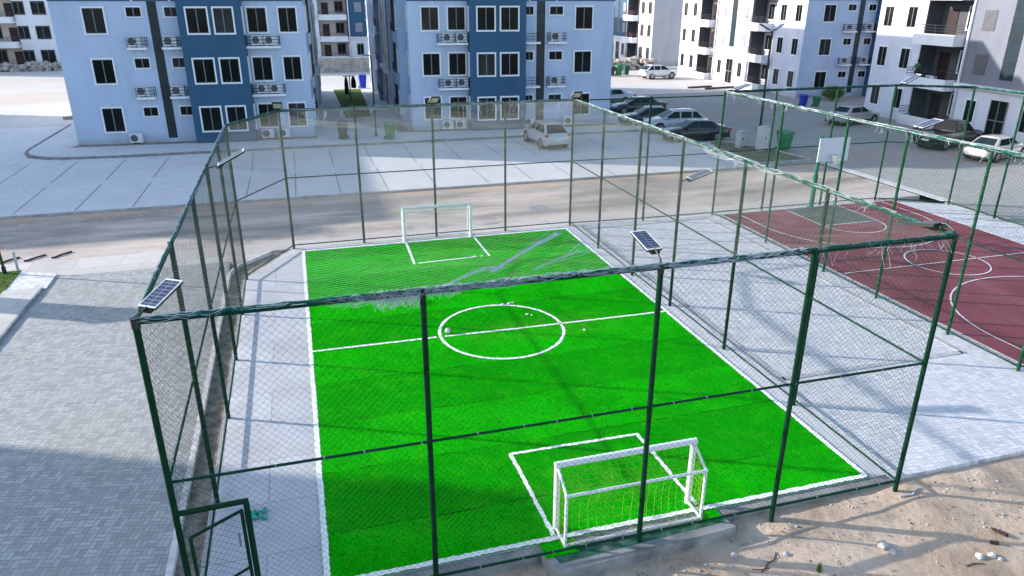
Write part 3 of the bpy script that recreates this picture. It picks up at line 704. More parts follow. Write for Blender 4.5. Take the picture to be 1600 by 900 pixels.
# ------------------------------------------------------------------ goals
def goal(loc, rz, label, netmat):
    g = thing('football_goal', label, 'goal', loc, rz, 'small football goals')
    W, HF, HBk, D = 1.41, 1.46, 1.13, .52
    def bar(name, p, q, r): m = MB(); m.tube(p, q, r, 12); return m.build(name, MT['goal'], g)
    for s in (-1, 1):
        bar('post', (s*W,0,0), (s*W,0,HF), .060); bar('back_post', (s*W,-D,0), (s*W,-D,HBk), .030)
        bar('side_bar', (s*W,-.02,HF-.03), (s*W,-D,HBk), .026); bar('ground_bar', (s*W,0,.03), (s*W,-D,.03), .028)
    bar('crossbar', (-W-.05,0,HF), (W+.05,0,HF), .064); bar('back_bar', (-W-.03,-D,HBk), (W+.03,-D,HBk), .031); bar('ground_bar', (-W,-D,.03), (W,-D,.03), .027)
    m = MB(); r = .0026; C = 17; K = 6; rg = random.Random(5)
    def surf(u, v):            # u across, v: 0..1 roof part, 1..2 back part
        sag = .06*math.sin(math.pi*(u))*0
        if v <= 1: p = Vector(((u*2-1)*W, -.02-v*(D-.02), HF-.04+(HBk-HF+.03)*v - .09*math.sin(math.pi*v)*math.sin(math.pi*u)))
        else: w = v-1; p = Vector(((u*2-1)*W, -D+.02+.16*math.sin(math.pi*w)*(.6+.4*math.sin(u*9)), HBk-.01-(HBk-.04)*w))
        return p+Vector((rg.uniform(-.012,.012), rg.uniform(-.012,.012), rg.uniform(-.012,.012)))
    G = [[surf(i/C, 2*j/(K+6)) for j in range(K+7)] for i in range(C+1)]
    for i in range(C+1): m.path(G[i], r, 3, False)
    for j in range(K+7): m.path([G[i][j] for i in range(C+1)], r, 3, False)
    for s in (-1, 1):          # side nets
        for k in range(1, 10):
            z = HF*k/10; y1 = -D if z < HBk else -D*(HF-z)/(HF-HBk)
            m.path([(s*W, 0, z), (s*W+s*.03+rg.uniform(-.02,.02), y1/2, z-.05), (s*W, y1, z-.02)], r, 3, False)
        for k in range(1, 5):
            y = -D*k/5; m.path([(s*W+rg.uniform(-.02,.02), y, HF-(HF-HBk)*k/5), (s*W+rg.uniform(-.03,.03), y, .6), (s*W, y, .03)], r, 3, False)
    for k in range(40):        # slack net heaped on the ground
        x = rg.uniform(-W, W); pts = [Vector((x, -D+rg.uniform(-.12,.1), .03))]
        for i in range(5): pts.append(pts[-1]+Vector((rg.uniform(-.12,.12), rg.uniform(-.05,.05), rg.uniform(-.01,.03))))
        m.path(pts, r, 3, False)
    m.build('net', netmat, g)
    return g
goal((7.735,.74,.02), 0, 'white football goal with yellow green net standing nearest, on the near goal line', MT['goal_net'])
goal((7.53,19.10,.02), math.pi, 'white football goal at the far end of the pitch below the road', MT['white_net'])
# ------------------------------------------------------------------ apartment blocks
WD, DP, HT, HPAR = 15.65, 28.0, 13.6, 14.8
rb = random.Random(77)
def fmap(kind, base):
    if kind == 'end': return lambda s, z, d: (s, base-d, z)
    if kind == 'left': return lambda s, z, d: (base-d, s, z)
    return lambda s, z, d: (base+d, s, z)
def fbox(mb, F, s0, s1, z0, z1, d0, d1, mi=0):
    a = F(s0, z0, d0); b = F(s1, z1, d1)
    mb.box(min(a[0],b[0]), max(a[0],b[0]), min(a[1],b[1]), max(a[1],b[1]), z0, z1, mi)
def window(root, F, s0, s1, z0, z1, frame='frame', fw=.10, panes=2, curtain=False, name='window'):
    m = MB()
    fbox(m, F, s0, s1, z1-fw, z1, -.02, .065); fbox(m, F, s0, s1, z0, z0+fw, -.02, .075)
    fbox(m, F, s0, s0+fw, z0+fw, z1-fw, -.02, .065); fbox(m, F, s1-fw, s1, z0+fw, z1-fw, -.02, .065)
    for k in range(1, panes):
        c = s0+fw+(s1-s0-2*fw)*k/panes; w = .045 if k*2 != panes else .06
        fbox(m, F, c-w/2, c+w/2, z0+fw, z1-fw, .022, .04, 1)
    fbox(m, F, s0+fw, s1-fw, z1-fw-.04, z1-fw, .022, .04, 1); fbox(m, F, s0+fw, s1-fw, z0+fw, z0+fw+.04, .022, .04, 1)
    o = m.build(name, [MT[frame], MT['alu']], root)
    g = MB(); fbox(g, F, s0+fw, s1-fw, z0+fw, z1-fw, .004, .016)
    g.build('pane', MT['curtain' if curtain else 'glass'], o)
    return o
def railing(root, F, s0, s1, z0, z1, d, mat='iron', n=3, end=True):
    m = MB(); T = .018
    for k in range(n):
        z = z1-(z1-z0)*k/n
        m.tube(F(s0,z,d), F(s1,z,d), T, 5)
        if end:
            m.tube(F(s0,z,0), F(s0,z,d), T, 5); m.tube(F(s1,z,0), F(s1,z,d), T, 5)
    k = max(2, int((s1-s0)/.9))
    for i in range(k+1):
        s = s0+(s1-s0)*i/k; m.tube(F(s,z0,d), F(s,z1,d), T, 5)
    if end:
        m.tube(F(s0,z0,.02), F(s0,z1,.02), T, 5); m.tube(F(s1,z0,.02), F(s1,z1,.02), T, 5)
    return m.build('railing', MT[mat], root)
ROWS = [(7.18, 8.93), (4.02, 5.75), (.83, 2.60)]
SROWS = [(8.22, 8.95), (5.00, 5.76), (1.83, 2.57)]
ACS = []
def end_face(root, L, frame='frame', pier=True):
    F = fmap('end', -.06); P = fmap('end', -1.05)
    for (s0, s1) in L['win']:
        for (a, b) in ROWS: window(root, F, s0, s1, a, b, frame, curtain=rb.random() < .15)
    for (s0, s1) in L['small']:
        for (a, b) in SROWS: window(root, F, s0, s1, a, b, frame, fw=.075, curtain=rb.random() < .2)
    if pier:
        p0, p1 = L['pier']
        m = MB(); m.box(p0, p1, -1.05, -.06, -.2, HPAR+.35); pr = m.build('accent_wall', MT['navy'], root)
        for (s0, s1) in L['pwin']:
            for (a, b) in ROWS: window(root, P, s0, s1, a, b, frame, curtain=rb.random() < .1)
        for side in L['pside']:
            Q = fmap('left', p0) if side < 0 else fmap('right', p1)
            for (a, b) in ROWS: window(root, Q, -.85, -.35, a, b, frame, panes=1)
    m = MB(); m.box(-.03, WD+.03, -.10, -.055, 9.25, 9.95)
    if pier:
        p0, p1 = L['pier']; m = MB(); m.box(-.03, p0, -.10, -.055, 9.25, 9.95); m.box(p1, WD+.03, -.10, -.055, 9.25, 9.95)
    m.build('string_course', MT['navy'], root)
    if 'strip' in L:
        s0, s1 = L['strip']; m = MB(); fbox(m, F, s0, s1, .38, 9.24, -.02, .012)
        for z in (1.4, 2.5, 3.8, 5.0, 6.2, 7.4, 8.4): fbox(m, F, s0-.01, s1+.01, z, z+.05, -.02, .03, 1)
        m.build('glazed_strip', [MT['deep'], MT['trim']], root)
    for (s0, s1, acs) in L['ledge']:
        for zi, z in enumerate((6.40, 3.22)):
            m = MB(); fbox(m, F, s0, s1, z-.14, z, -.02, .62); led = m.build('ledge', MT['frame'], root)
            railing(led, F, s0+.04, s1-.04, z, z+.62, .56)
            for ai, a in enumerate(acs): ACS.append((root, F, a, z+.03, (2, 1)[zi], s0, 'ledge'))
    for a in L['gac']: ACS.append((root, F, a, .16, 0, a, 'ground'))
    m = MB()
    for (s0, s1) in L['small'][:1]+L['small'][1:]:
        for (a, b) in SROWS: m.obox(F((s0+s1)/2, b+.33, .03), .12, .08, .08, Matrix.Identity(3))
    m.build('vent_outlets', MT['frame'], root)
def entry_face(root, side, wallmat, offs=(0,0,0,0,0), prot=1.0, frame='frame', stair='lav', louvre='greypan', inner='inner_pale', rail='iron', w=((.60,1.80),(3.30,4.50)), levels=3, skipfar=False, strip='deep', canopy='white_wall', gwall=None):
    """balconies either side of a stair bay; offs: how far each stretch stands out"""
    base = 0 if side == 'left' else WD
    F = lambda o: fmap(side, base-o if side == 'left' else base+o)
    rec = 1.5
    walls = MB()
    st = [(0, 2.8, offs[0]), (2.8, 5.4, offs[1]), (9.75, 18.25, offs[2]), (22.6, 25.2, offs[3]), (25.2, 28, offs[4])]
    for (a, b, o) in st: fbox(walls, F(0), a+.001, b-.001, -.2, HT, -rec, o)
    for (a, b, o) in ((5.4, 9.75, offs[1]), (18.25, 22.6, offs[3])):
        for z in (0, 3.2, 6.4, 9.6): fbox(walls, F(0), a, b, z-.22, z, -rec, o-.002)
        fbox(walls, F(0), a, b, HT-.35, HT-.01, -rec, o-.004)
    walls.build('entrance_wall', MT[wallmat], root)
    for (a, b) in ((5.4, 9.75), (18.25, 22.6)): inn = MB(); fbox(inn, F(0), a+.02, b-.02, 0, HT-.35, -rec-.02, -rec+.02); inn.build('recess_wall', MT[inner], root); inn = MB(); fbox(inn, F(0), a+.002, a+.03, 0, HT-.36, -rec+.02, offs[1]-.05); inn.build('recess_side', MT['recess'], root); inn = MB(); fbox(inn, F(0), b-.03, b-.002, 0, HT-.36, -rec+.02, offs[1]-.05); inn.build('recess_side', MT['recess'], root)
    fr = MB(); fbox(fr, F(offs[2]), 10.1, 17.9, 3.62, HT-.02, -.02, .02); fr.build('stair_front', MT[stair], root)
    Fs = F(offs[2]+.02)
    m = MB(); fbox(m, Fs, 13.45, 14.55, 4.15, HT-.05, -.02, .02)
    for z in (5.5, 6.9, 8.2): fbox(m, Fs, 13.43, 14.57, z, z+.06, -.02, .04, 1)
    m.build('stair_glazing', [MT[strip], MT['trim']], root)
    for (a, b) in ((11.0, 12.1), (15.9, 17.0)):
        for (z0, z1) in ((7.3, 8.7), (4.3, 5.7)):
            m = MB(); fbox(m, Fs, a, b, z0, z1, -.02, .03)
            for k in range(7): fbox(m, Fs, a+.03, b-.03, z0+.1+(z1-z0-.2)*k/7, z0+.16+(z1-z0-.2)*k/7, -.02, .05)
            m.build('louvre', MT[louvre], root)
    m = MB(); fbox(m, F(offs[2]), 9.9, 18.1, 3.38, 3.60, -.02, .40); m.build('canopy', MT[canopy], root)
    Fg = F(offs[2])
    m = MB(); fbox(m, Fg, 13.25, 14.75, .05, 2.75, -.02, .03)
    for s in (13.25, 13.97, 14.69): fbox(m, Fg, s, s+.06, .05, 2.75, -.02, .06, 1)
    fbox(m, Fg, 13.25, 14.75, 1.35, 1.42, -.02, .06, 1); m.build('door', [MT['glass'], MT['alu']], root)
    for (a, b) in ((11.0, 12.1), (15.9, 17.0)): window(root, Fg, a, b, .85, 2.6, frame)
    for s in (10.0, 18.0):
        m = MB(); m.tube(Fg(s, .1, .10), Fg(s, HPAR, .10), .10, 8); m.build('drainpipe', MT['frame'], root, smooth=True)
    for s0, s1, o in ((9.72, 9.93, offs[2]), (18.07, 18.28, offs[2])):
        m = MB(); fbox(m, F(o), s0, s1, 3.6, HT, -.02, .015); m.build('accent_strip', MT['deep'], root)
    for mirror in (False, True):
        if mirror and skipfar: continue
        X = (lambda a, b: (DP-b, DP-a)) if mirror else (lambda a, b: (a, b))
        oo = offs[3] if mirror else offs[1]
        for j, (a, b) in enumerate(w):
            s0, s1 = X(a, b); o2 = (offs[4], offs[3])[j] if mirror else (offs[0], offs[1])[j]
            for (z0, z1) in ROWS[:levels] if levels == 3 else ROWS: window(root, F(o2), s0, s1, z0, z1, frame, curtain=rb.random() < .15)
        b0, b1 = X(5.5, 9.7); B = F(oo)
        for z in (9.6, 6.4, 3.2, 0):
            m = MB(); top = z+.55 if z else .75
            fbox(m, B, b0, b1, z-.27 if z else -.1, z+.02, -.02, prot)
            fbox(m, B, b0, b1, z+.02, top, prot-.1, prot)
            fbox(m, B, b0, b0+.1, z+.02, top, -.02, prot-.1); fbox(m, B, b1-.1, b1, z+.02, top, -.02, prot-.1)
            bo = m.build('balcony', MT[gwall or 'white_wall'], root)
            railing(bo, B, b0+.05, b1-.05, top, top+.62, prot-.05, rail)
        I = F(-rec+.02)
        for (z0, z1) in ROWS:
            s0, s1 = X(7.95, 9.3); window(root, I, s0, s1, z0, z1, frame)
            s0, s1 = X(5.95, 7.0); m = MB(); fbox(m, I, s0, s1, z0-.80, z1-.25, -.02, .05); m.build('door', MT['door'], root)
def block(label, loc, rot, name='apartment_block', wall='blue_wall', end=None, left=None, right=None, endwall=None, group='apartment blocks of the estate', parapet='navy', frame='frame', pier=True):
    t = thing(name, label, 'apartment block', (*loc, 0), R(rot), group)
    m = MB(); u0 = 1.5 if left is not None else 0; u1 = WD-1.5 if right is not None else WD
    m.box(u0, u1, 0, DP, -.2, HT); m.build('wall', MT[wall], t)
    m = MB(); m.box(-.001, WD+.001, -.06, -.001, -.2, HT+.002); m.build('end_wall', MT[endwall or wall], t)
    if left is not None: entry_face(t, 'left', wall, **left)
    if right is not None: entry_face(t, 'right', wall, **right)
    omax = max(left.get('offs', (0,))) if left else 0
    m = MB(); p = .12
    for (a, b, c, d) in ((-p-omax, WD+p, -p-.06, .2), (-p-omax, WD+p, DP-.2, DP+p), (-p-omax, .2-omax, .2, DP-.2), (WD-.2, WD+p, .2, DP-.2)): m.box(a, b, c, d, HT, HPAR)
    m.build('parapet', MT[parapet], t)
    m = MB(); m.box(.2-omax, WD-.2, .2, DP-.2, HT, HT+.25); m.box(5, 10.6, 11.5, 16.5, HT+.25, HT+1.2); m.build('roof', MT['kerb'], t)
    if end: end_face(t, end, frame, pier)
    return t
END_A = dict(win=[(1.80,3.22),(11.88,13.28),(13.92,15.24)], small=[(4.42,5.46),(6.76,7.72)], pier=(7.74,11.72), pwin=[(8.22,9.66),(9.90,11.26)], pside=[1],
             strip=(5.80,6.38), ledge=[(4.30,5.50,(4.75,)),(6.42,7.66,(6.95,)),(11.74,13.96,(12.5,13.35))], gac=[3.80,12.45,13.55])
END_B = dict(win=[(.90,2.30),(2.82,4.24),(12.50,14.00)], small=[(8.66,9.38),(10.50,11.66)], pier=(4.34,8.54), pwin=[(4.82,6.26),(6.55,8.02)], pside=[-1],
             strip=(9.58,10.22), ledge=[(2.04,4.28,(2.85,3.85)),(8.60,9.76,()),(10.38,11.78,(11.0,))], gac=[2.65,3.65,9.0,12.2])
END_C = dict(win=[(6.2,7.7)], small=[], pier=(0,1), pwin=[], pside=[], ledge=[], gac=[])
b1 = block('pale blue apartment block with navy pier standing left of the narrow passage', (-12.16, 46.18), -3.4, end=END_A, right=dict(prot=.12))
b2 = block('pale blue apartment block with navy pier standing behind the silver SUV parked alone', (10.66, 45.79), -3.5, end=END_B, left=dict(prot=.10, offs=(0,.55,.9,1.4,1.9), frame='frame', inner='dark', gwall='blue_wall', stair='blue_wall'))
b4 = block('white and pale blue apartment block with balconies beyond the row of parked cars', (51.25, 55.3), -3.4, wall='pale_wall', endwall='blue_wall', end=END_A, left=dict())
b7 = block('white apartment block nearest the basketball court, with a person on its balcony', (49.1, 16.95), -3.4, wall='pale_wall', endwall='blue_wall', left=dict(stair='lav_dark', louvre='louvre_dark', inner='recess'))
b3 = block('white apartment block with bare cement end wall and frameless windows behind the white SUV', (53.4, 92.7), -3.4, wall='white_wall', endwall='grey_wall', end=END_C, pier=False, left=dict(rail='red_iron', frame='alu', skipfar=True, stair='navy'), frame='alu')
b5 = block('cream and navy apartment block far behind the gap between the two pale blue blocks', (29.6, 113.6), 86.6, wall='white_wall', left=dict(stair='navy', frame='alu', inner='cream', rail='red_iron', strip='deep'))
b6 = block('stained white apartment block with frameless black windows at the upper left', (-27.9, 110.5), 86.6, wall='white_wall', left=dict(frame='deep', w=((1.4,3.15),(4.0,5.35)), inner='cream', rail='red_iron', skipfar=True))
b8 = block('apartment block west of the parking bays, outside the picture', (-52.45, 43.0), 0, end=END_A)
b9 = block('apartment block west of the lawn, outside the picture', (-52.0, -6.4), 0, end=END_A)
# ------------------------------------------------------------------ air conditioners
def make_ac():
    t = thing('air_conditioner', 'x', 'air conditioner')
    m = MB(); m.box(-.41, .41, -.16, .16, .05, .66); m.box(-.35,-.28,-.14,.14,0,.05); m.box(.28,.35,-.14,.14,0,.05); m.build('casing', MT['ac'], t)
    m = MB(); m.lathe([(.235,-.172),(.235,-.158)], 18, (-.12,0,.355), 'y'); m.build('fan_grille', MT['grille'], t)
    m = MB(); m.box(.22, .39, -.172, -.158, .12, .56); m.build('side_panel', MT['lamp_white'], t)
    return t
ac0 = make_ac(); acn = 0
BN = {b1: 'left block', b2: 'block behind lone SUV', b4: 'block beyond parked cars'}
seen = {}
for (root, F, s, z, fl, s0, where) in ACS:
    if root not in BN or (root is b4 and (s > 8 or fl == 0)): continue
    o = ac0 if acn == 0 else copy_tree(ac0); acn += 1
    p = Vector(F(s, z, .34 if where == 'ledge' else .30)); rz = root.rotation_euler.z
    o.location = Vector(root.location) + Matrix.Rotation(rz, 3, 'Z') @ p; o.rotation_euler.z = rz
    o['group'] = 'air conditioner units'
    if root is b2: lr = 'small ledge by the glazed strip' if s > 10 else ('wide ledge left of the navy pier, %s unit' % ('left' if s < 3.2 else 'right'))
    else: lr = {True: 'wide ledge right of the navy pier, %s unit' % ('left' if s < 13 else 'right')}.get(s > 8, 'small ledge %s the glazed strip' % ('left of' if s < 6 else 'right of'))
    if where == 'ledge': lab = 'air conditioner, %s %s, %s' % ('upper' if fl == 2 else 'lower', lr, BN[root])
    else: lab = 'ground air conditioner, %s, %s' % ({3.80:'under the leftmost window',12.45:'left one under the right windows',13.55:'right one under the right windows',2.65:'left one under the left windows',3.65:'right one under the left windows',9.0:'next to the glazed strip',12.2:'under the rightmost window'}[s], BN[root])
    o['label'] = lab
# ------------------------------------------------------------------ cars
PAINT = dict(black=mat_paint('black car paint', (.006, .008, .010)), silver=mat_paint('silver car paint', (.46, .48, .51), .3, .1), white=mat_paint('white car paint', (.74, .75, .77)), dusty=mat_paint('dusty white car paint', (.56, .55, .53)),
             pearl=mat_paint('champagne car paint', (.50, .49, .47), .3, .3), navy=mat_paint('dark blue car paint', (.012, .022, .042)))
CARS = dict(
 sedan=dict(st=[(2.42,.50,.34,.50,.53),(2.34,.74,.23,.60,.65),(2.05,.86,.20,.70,.78),(1.55,.90,.19,.79,.89),(1.0,.91,.19,.86,.96),(0,.92,.19,.90,.97),(-1.0,.92,.19,.93,.99),(-1.6,.90,.20,.95,1.04),(-2.1,.86,.24,.93,1.03),(-2.36,.78,.30,.84,.92),(-2.43,.66,.40,.72,.76)],
   cab=dict(b=(1.12,-1.82), t=(.28,-1.02), zb=.93, zr=1.44, wb=.82, wt=.60), wheels=(1.48,-1.42), r=.325, L=2.43, side=[(.80,-.02),(-.10,-.98)], hl=(2.16,.70,.60), tl=(-2.32,.84,.68)),
 suv=dict(st=[(2.36,.55,.42,.62,.66),(2.28,.78,.28,.76,.82),(1.95,.89,.25,.88,.97),(1.5,.92,.24,.96,1.05),(1.05,.93,.24,1.02,1.10),(0,.94,.24,1.06,1.12),(-1.2,.94,.24,1.09,1.14),(-1.9,.92,.27,1.10,1.15),(-2.22,.88,.32,1.06,1.10),(-2.36,.78,.42,.95,1.0)],
   cab=dict(b=(1.30,-2.20), t=(.30,-1.38), zb=1.04, zr=1.68, wb=.85, wt=.62), wheels=(1.42,-1.36), r=.375, L=2.36, side=[(.86,-.08),(-.18,-1.0),(-1.08,-1.55)], hl=(2.08,.86,.66), tl=(-2.24,.98,.76), rack=True),
 pickup=dict(st=[(2.65,.60,.45,.66,.72),(2.55,.84,.34,.88,.95),(2.1,.92,.30,1.0,1.08),(1.3,.93,.30,1.08,1.14),(0,.93,.30,1.10,1.15),(-1.0,.93,.30,1.12,1.14),(-2.4,.92,.34,1.12,1.14),(-2.62,.90,.42,1.10,1.12)],
   cab=dict(b=(1.40,-.85), t=(.62,-.62), zb=1.08, zr=1.80, wb=.85, wt=.70), wheels=(1.72,-1.62), r=.39, L=2.62, side=[(1.1,.24),(.14,-.60)], hl=(2.40,.94,.72), tl=(-2.55,.98,.82)))
def car(kind, col, name, label, x, y, deg, cat='car', z=0, group='parked cars'):
    S = CARS[kind]; t = thing(name, label, cat, (x, y, z), R(deg), group); pm = PAINT[col]
    m = MB(); n = None
    for (sx, hw, zb, zs, zc) in S['st']:
        half = [(0, zb), (hw*.86, zb), (hw*.985, zb+.10), (hw, zb*.5+zs*.5), (hw*.985, zs-.04), (hw*.93, zs), (hw*.72, zc-.012), (hw*.3, zc)]
        ring = half + [(-a, b) for a, b in half[1:]][::-1]
        if n is None: n = len(ring)
        m.v += [(sx, a, b) for a, b in ring]
    for i in range(len(S['st'])-1):
        for k in range(n):
            k2 = (k+1) % n; m.f.append([i*n+k, i*n+k2, (i+1)*n+k2, (i+1)*n+k]); m.m.append(0)
    m.f.append(list(range(n))[::-1]); m.f.append([(len(S['st'])-1)*n+k for k in range(n)]); m.m += [0, 0]
    m.build('body', pm, t, smooth=True)
    c = S['cab']; (b0, b1_), (t0, t1) = c['b'], c['t']; zb, zr, wb, wt = c['zb'], c['zr'], c['wb'], c['wt']
    m = MB(); m.add([(b0,wb,zb),(b0,-wb,zb),(b1_,-wb,zb),(b1_,wb,zb),(t0,wt,zr-.03),(t0,-wt,zr-.03),(t1,-wt,zr-.03),(t1,wt,zr-.03),(t0-.1,0,zr+.02),(t1+.1,0,zr+.02)],
        [(0,1,5,8,4),(2,3,7,9,6),(1,2,6,5),(3,0,4,7),(4,8,9,7),(8,5,6,9),(0,3,2,1)])
    roof = m.build('roof', pm, t, smooth=True)
    bv = roof.modifiers.new('soft edges', 'BEVEL'); bv.width = .07; bv.segments = 3; bv.limit_method = 'ANGLE'; bv.angle_limit = R(20)
    def sd(xx, h, s):      # point on the side glass plane
        lo = b0+(t0-b0)*h; hi = b1_+(t1-b1_)*h
        xx = max(hi+.10, min(lo-.10, xx)); return (xx, s*(wb+(wt-wb)*h+.012), zb+(zr-.03-zb)*h)
    m = MB(); e = .014
    def glass_face(xa, xb, w0, w1):
        pts = []
        for h, w in ((.10, w0), (.88, w1)):
            xx = xa+(xb-xa)*h; dirx = .012 if xa > 0 else -.012
            pts += [(xx+dirx, w, zb+(zr-.03-zb)*h+.008), (xx+dirx, -w, zb+(zr-.03-zb)*h+.008)]
        m.add([pts[0], pts[1], pts[3], pts[2]], [(0,1,2,3)])
    glass_face(b0, t0, wb-.09, wt-.06); m.build('windscreen', MT['car_glass'], t)
    m = MB(); glass_face(b1_, t1, wb-.12, wt-.08); m.build('rear_window', MT['car_glass'], t)
    for s in (-1, 1):
        for (xa, xb) in S['side']:
            m = MB(); m.add([sd(xa+.28 if (xa, xb) == S['side'][0] else xa, .12, s), sd(xb-(.30 if (xa, xb) == S['side'][-1] else 0), .12, s), sd(xb, .86, s), sd(xa, .86, s)], [(0,1,2,3)])
            m.build('side_window', MT['car_glass'], t)
        m = MB(); m.box(b0-.42, b0-.24, s*(wb+.06)-.09, s*(wb+.06)+.09, zb+.02, zb+.14); m.build('wing_mirror', pm, t)
        m = MB(); hx, hz, hy = S['hl']; m.obox((hx, s*hy, hz), .36, .30, .13, Matrix.Rotation(R(-s*28), 3, 'Z')); m.build('headlight', MT['headl'], t)
        m = MB(); hx, hz, hy = S['tl']; m.obox((hx, s*hy, hz), .20, .24, .17, Matrix.Rotation(R(s*20), 3, 'Z')); m.build('tail_light', MT['tail'], t)
        for wx in S['wheels']:
            r = S['r']; hw = .915
            m = MB(); m.lathe([(r*1.17, s*(hw-.10)), (r*1.17, s*(hw+.010))], 22, (wx, 0, r+.015), 'y'); m.build('wheel_arch_shade', MT['trim'], t)  # dark disc stands in for the shaded gap above the tyre
            m = MB(); m.lathe([(r*.62, s*.68), (r*.94, s*.68), (r, s*.72), (r, s*.90), (r*.95, s*(hw+.022)), (r*.66, s*(hw+.022))], 24, (wx, 0, r), 'y'); w = m.build('wheel', MT['tyre'], t)
            m = MB(); m.lathe([(r*.67, s*(hw+.018)), (r*.62, s*(hw+.030)), (r*.15, s*(hw+.034))], 20, (wx, 0, r), 'y', 0)
            for k in range(5):
                a = k*2*math.pi/5+.3; ca, sa = math.cos(a), math.sin(a)
                m.obox((wx+ca*r*.36, s*(hw+.036), r+sa*r*.36), r*.30, .012, r*.15, Matrix.Rotation(-a, 3, 'Y'), 1)
            m.build('rim', [MT['rim'], MT['trim']], w)
        m = MB(); m.box(S['wheels'][1]+.4, S['wheels'][0]-.4, s*.925-.012, s*.925+.012, .33, .40)
        m.box(b1_+.35, b0-.35, s*(wb+.035)-.012, s*(wb+.035)+.012, zb-.03, zb-.005, 1); m.build('side_moulding', [MT['trim'], MT['chrome']], t)
        if S.get('rack'):
            m = MB(); m.path([(t0-.15, s*(wt-.06), zr-.02), (t0-.3, s*(wt-.06), zr+.045), (t1+.3, s*(wt-.06), zr+.045), (t1+.12, s*(wt-.06), zr-.02)], .02, 6); m.build('roof_rail', MT['alu'], t)
    Lf, Lr = S['st'][0][0], S['st'][-1][0]
    m = MB(); m.box(Lf-.16, Lf+.008, -.42, .42, .42, .56); m.build('grille', MT['trim'], t)
    m = MB(); m.box(Lr-.015, Lr+.06, -.26, .26, .60, .72); m.build('number_plate', MT['plate'], t)
    m = MB(); m.box(Lr+.01, Lr+.30, -.70, .70, .26, .42); m.build('bumper', MT['trim'], t)
    return t
car('suv', 'silver', 'parked_car', 'silver SUV parked alone with its back to the pitch in front of the blue block', 18.72, 38.25, 93)
car('sedan', 'black', 'parked_car', 'black sedan with chrome window line, nearest of the row beside the right blue block', 29.55, 37.05, 170)
car('suv', 'silver', 'parked_car', 'silver SUV with roof rails parked just behind the nearest black sedan of the row', 29.9, 40.6, 170)
car('sedan', 'navy', 'parked_car', 'dark blue sedan mostly hidden behind the silver SUV with roof rails', 29.4, 44.0, 171)
car('sedan', 'black', 'parked_car', 'black sedan farther up the row in front of the silver and white sedans', 31.2, 50.0, 173)
car('sedan', 'silver', 'parked_car', 'pale silver sedan parked behind the farther black sedan by the block corner', 31.2, 56.4, 173)
car('sedan', 'white', 'parked_car', 'white sedan last in the row, only its tail showing past the blue block', 31.9, 64.5, 172)
car('suv', 'white', 'parked_car', 'white SUV standing alone on the sunlit yard before the cement end wall', 46.5, 76.4, 4)
car('sedan', 'pearl', 'parked_car', 'champagne silver sedan parked in front of the balcony with the person', 45.7, 40.2, 12)
car('pickup', 'black', 'pickup_truck', 'black pickup truck backed out beside the white sedan near the basketball cage', 45.2, 30.1, 12, 'pickup')
car('sedan', 'dusty', 'parked_car', 'dusty white sedan with red tail light parked closest to the red court', 44.9, 26.1, 14)
# ------------------------------------------------------------------ bins, cabinets, lamps
def bin_(loc, deg, mat, label, s=1.0):
    t = thing('wheelie_bin', label, 'bin', loc, R(deg), 'wheelie bins')
    m = MB(); b = [(-.22,-.24),(.22,-.24),(.22,.24),(-.22,.24)]; u = [(-.29,-.34),(.29,-.34),(.29,.34),(-.29,.34)]
    m.add([(x*s,y*s,.06*s) for x, y in b]+[(x*s,y*s,.98*s) for x, y in u], [(0,3,2,1),(0,1,5,4),(1,2,6,5),(2,3,7,6),(3,0,4,7),(4,5,6,7)])
    m.box(-.31*s, .31*s, -.36*s, .36*s, .93*s, .985*s); m.build('bin_body', MT[mat], t)
    m = MB(); m.add([(-.32*s,-.38*s,.99*s),(.32*s,-.38*s,.99*s),(.32*s,.36*s,.99*s),(-.32*s,.36*s,.99*s),(-.28*s,-.30*s,1.07*s),(.28*s,-.30*s,1.07*s),(.28*s,.30*s,1.12*s),(-.28*s,.30*s,1.12*s)], [(0,3,2,1),(0,1,5,4),(1,2,6,5),(2,3,7,6),(3,0,4,7),(4,5,6,7)])
    m.tube((-.27*s,.41*s,1.0*s), (.27*s,.41*s,1.0*s), .02*s, 6); m.box(-.27*s,-.22*s,.34*s,.41*s,.97*s,1.02*s); m.box(.22*s,.27*s,.34*s,.41*s,.97*s,1.02*s); m.build('lid', MT[mat], t)
    for sx in (-1, 1):
        m = MB(); m.lathe([(.10*s, sx*.24*s), (.10*s, sx*.30*s)], 14, (0, .28*s, .10*s), 'x'); m.build('wheel', MT['tyre'], t)
bin_((8.55,42.65,.1), 8, 'bin_green', 'bright green wheelie bin at the mouth of the passage, beside the lamp post', 1.12)
bin_((5.35,43.6,.1), -10, 'bin_dark', 'dark brown wheelie bin by the corner of the left blue block', 1.12)
bin_((9.7,75.3,0), 5, 'bin_blue', 'blue wheelie bin on the sunny ground seen through the passage', 1.35)
bin_((33.25,31.7,.03), 20, 'bin_green', 'green litter bin behind the basketball backboard by the planting bed', 1.2)
bin_((42.0,80.6,0), 0, 'bin_dark', 'black wheelie bin half hidden beside the green one near the rubble', 1.1)
bin_((42.9,80.4,0), 0, 'bin_green', 'green wheelie bin by the rubble left of the white SUV', 1.25)
bin_((44.3,81.2,0), 0, 'bin_teal', 'dark green wheelie bin just left of the white SUV', 1.1)
bin_((48.2,49.9,0), 0, 'bin_blue', 'blue bin beside the balcony block, behind the court netting', .95)
bin_((49.2,49.3,0), 0, 'bin_green', 'green bin next to the blue one behind the court netting', .85)
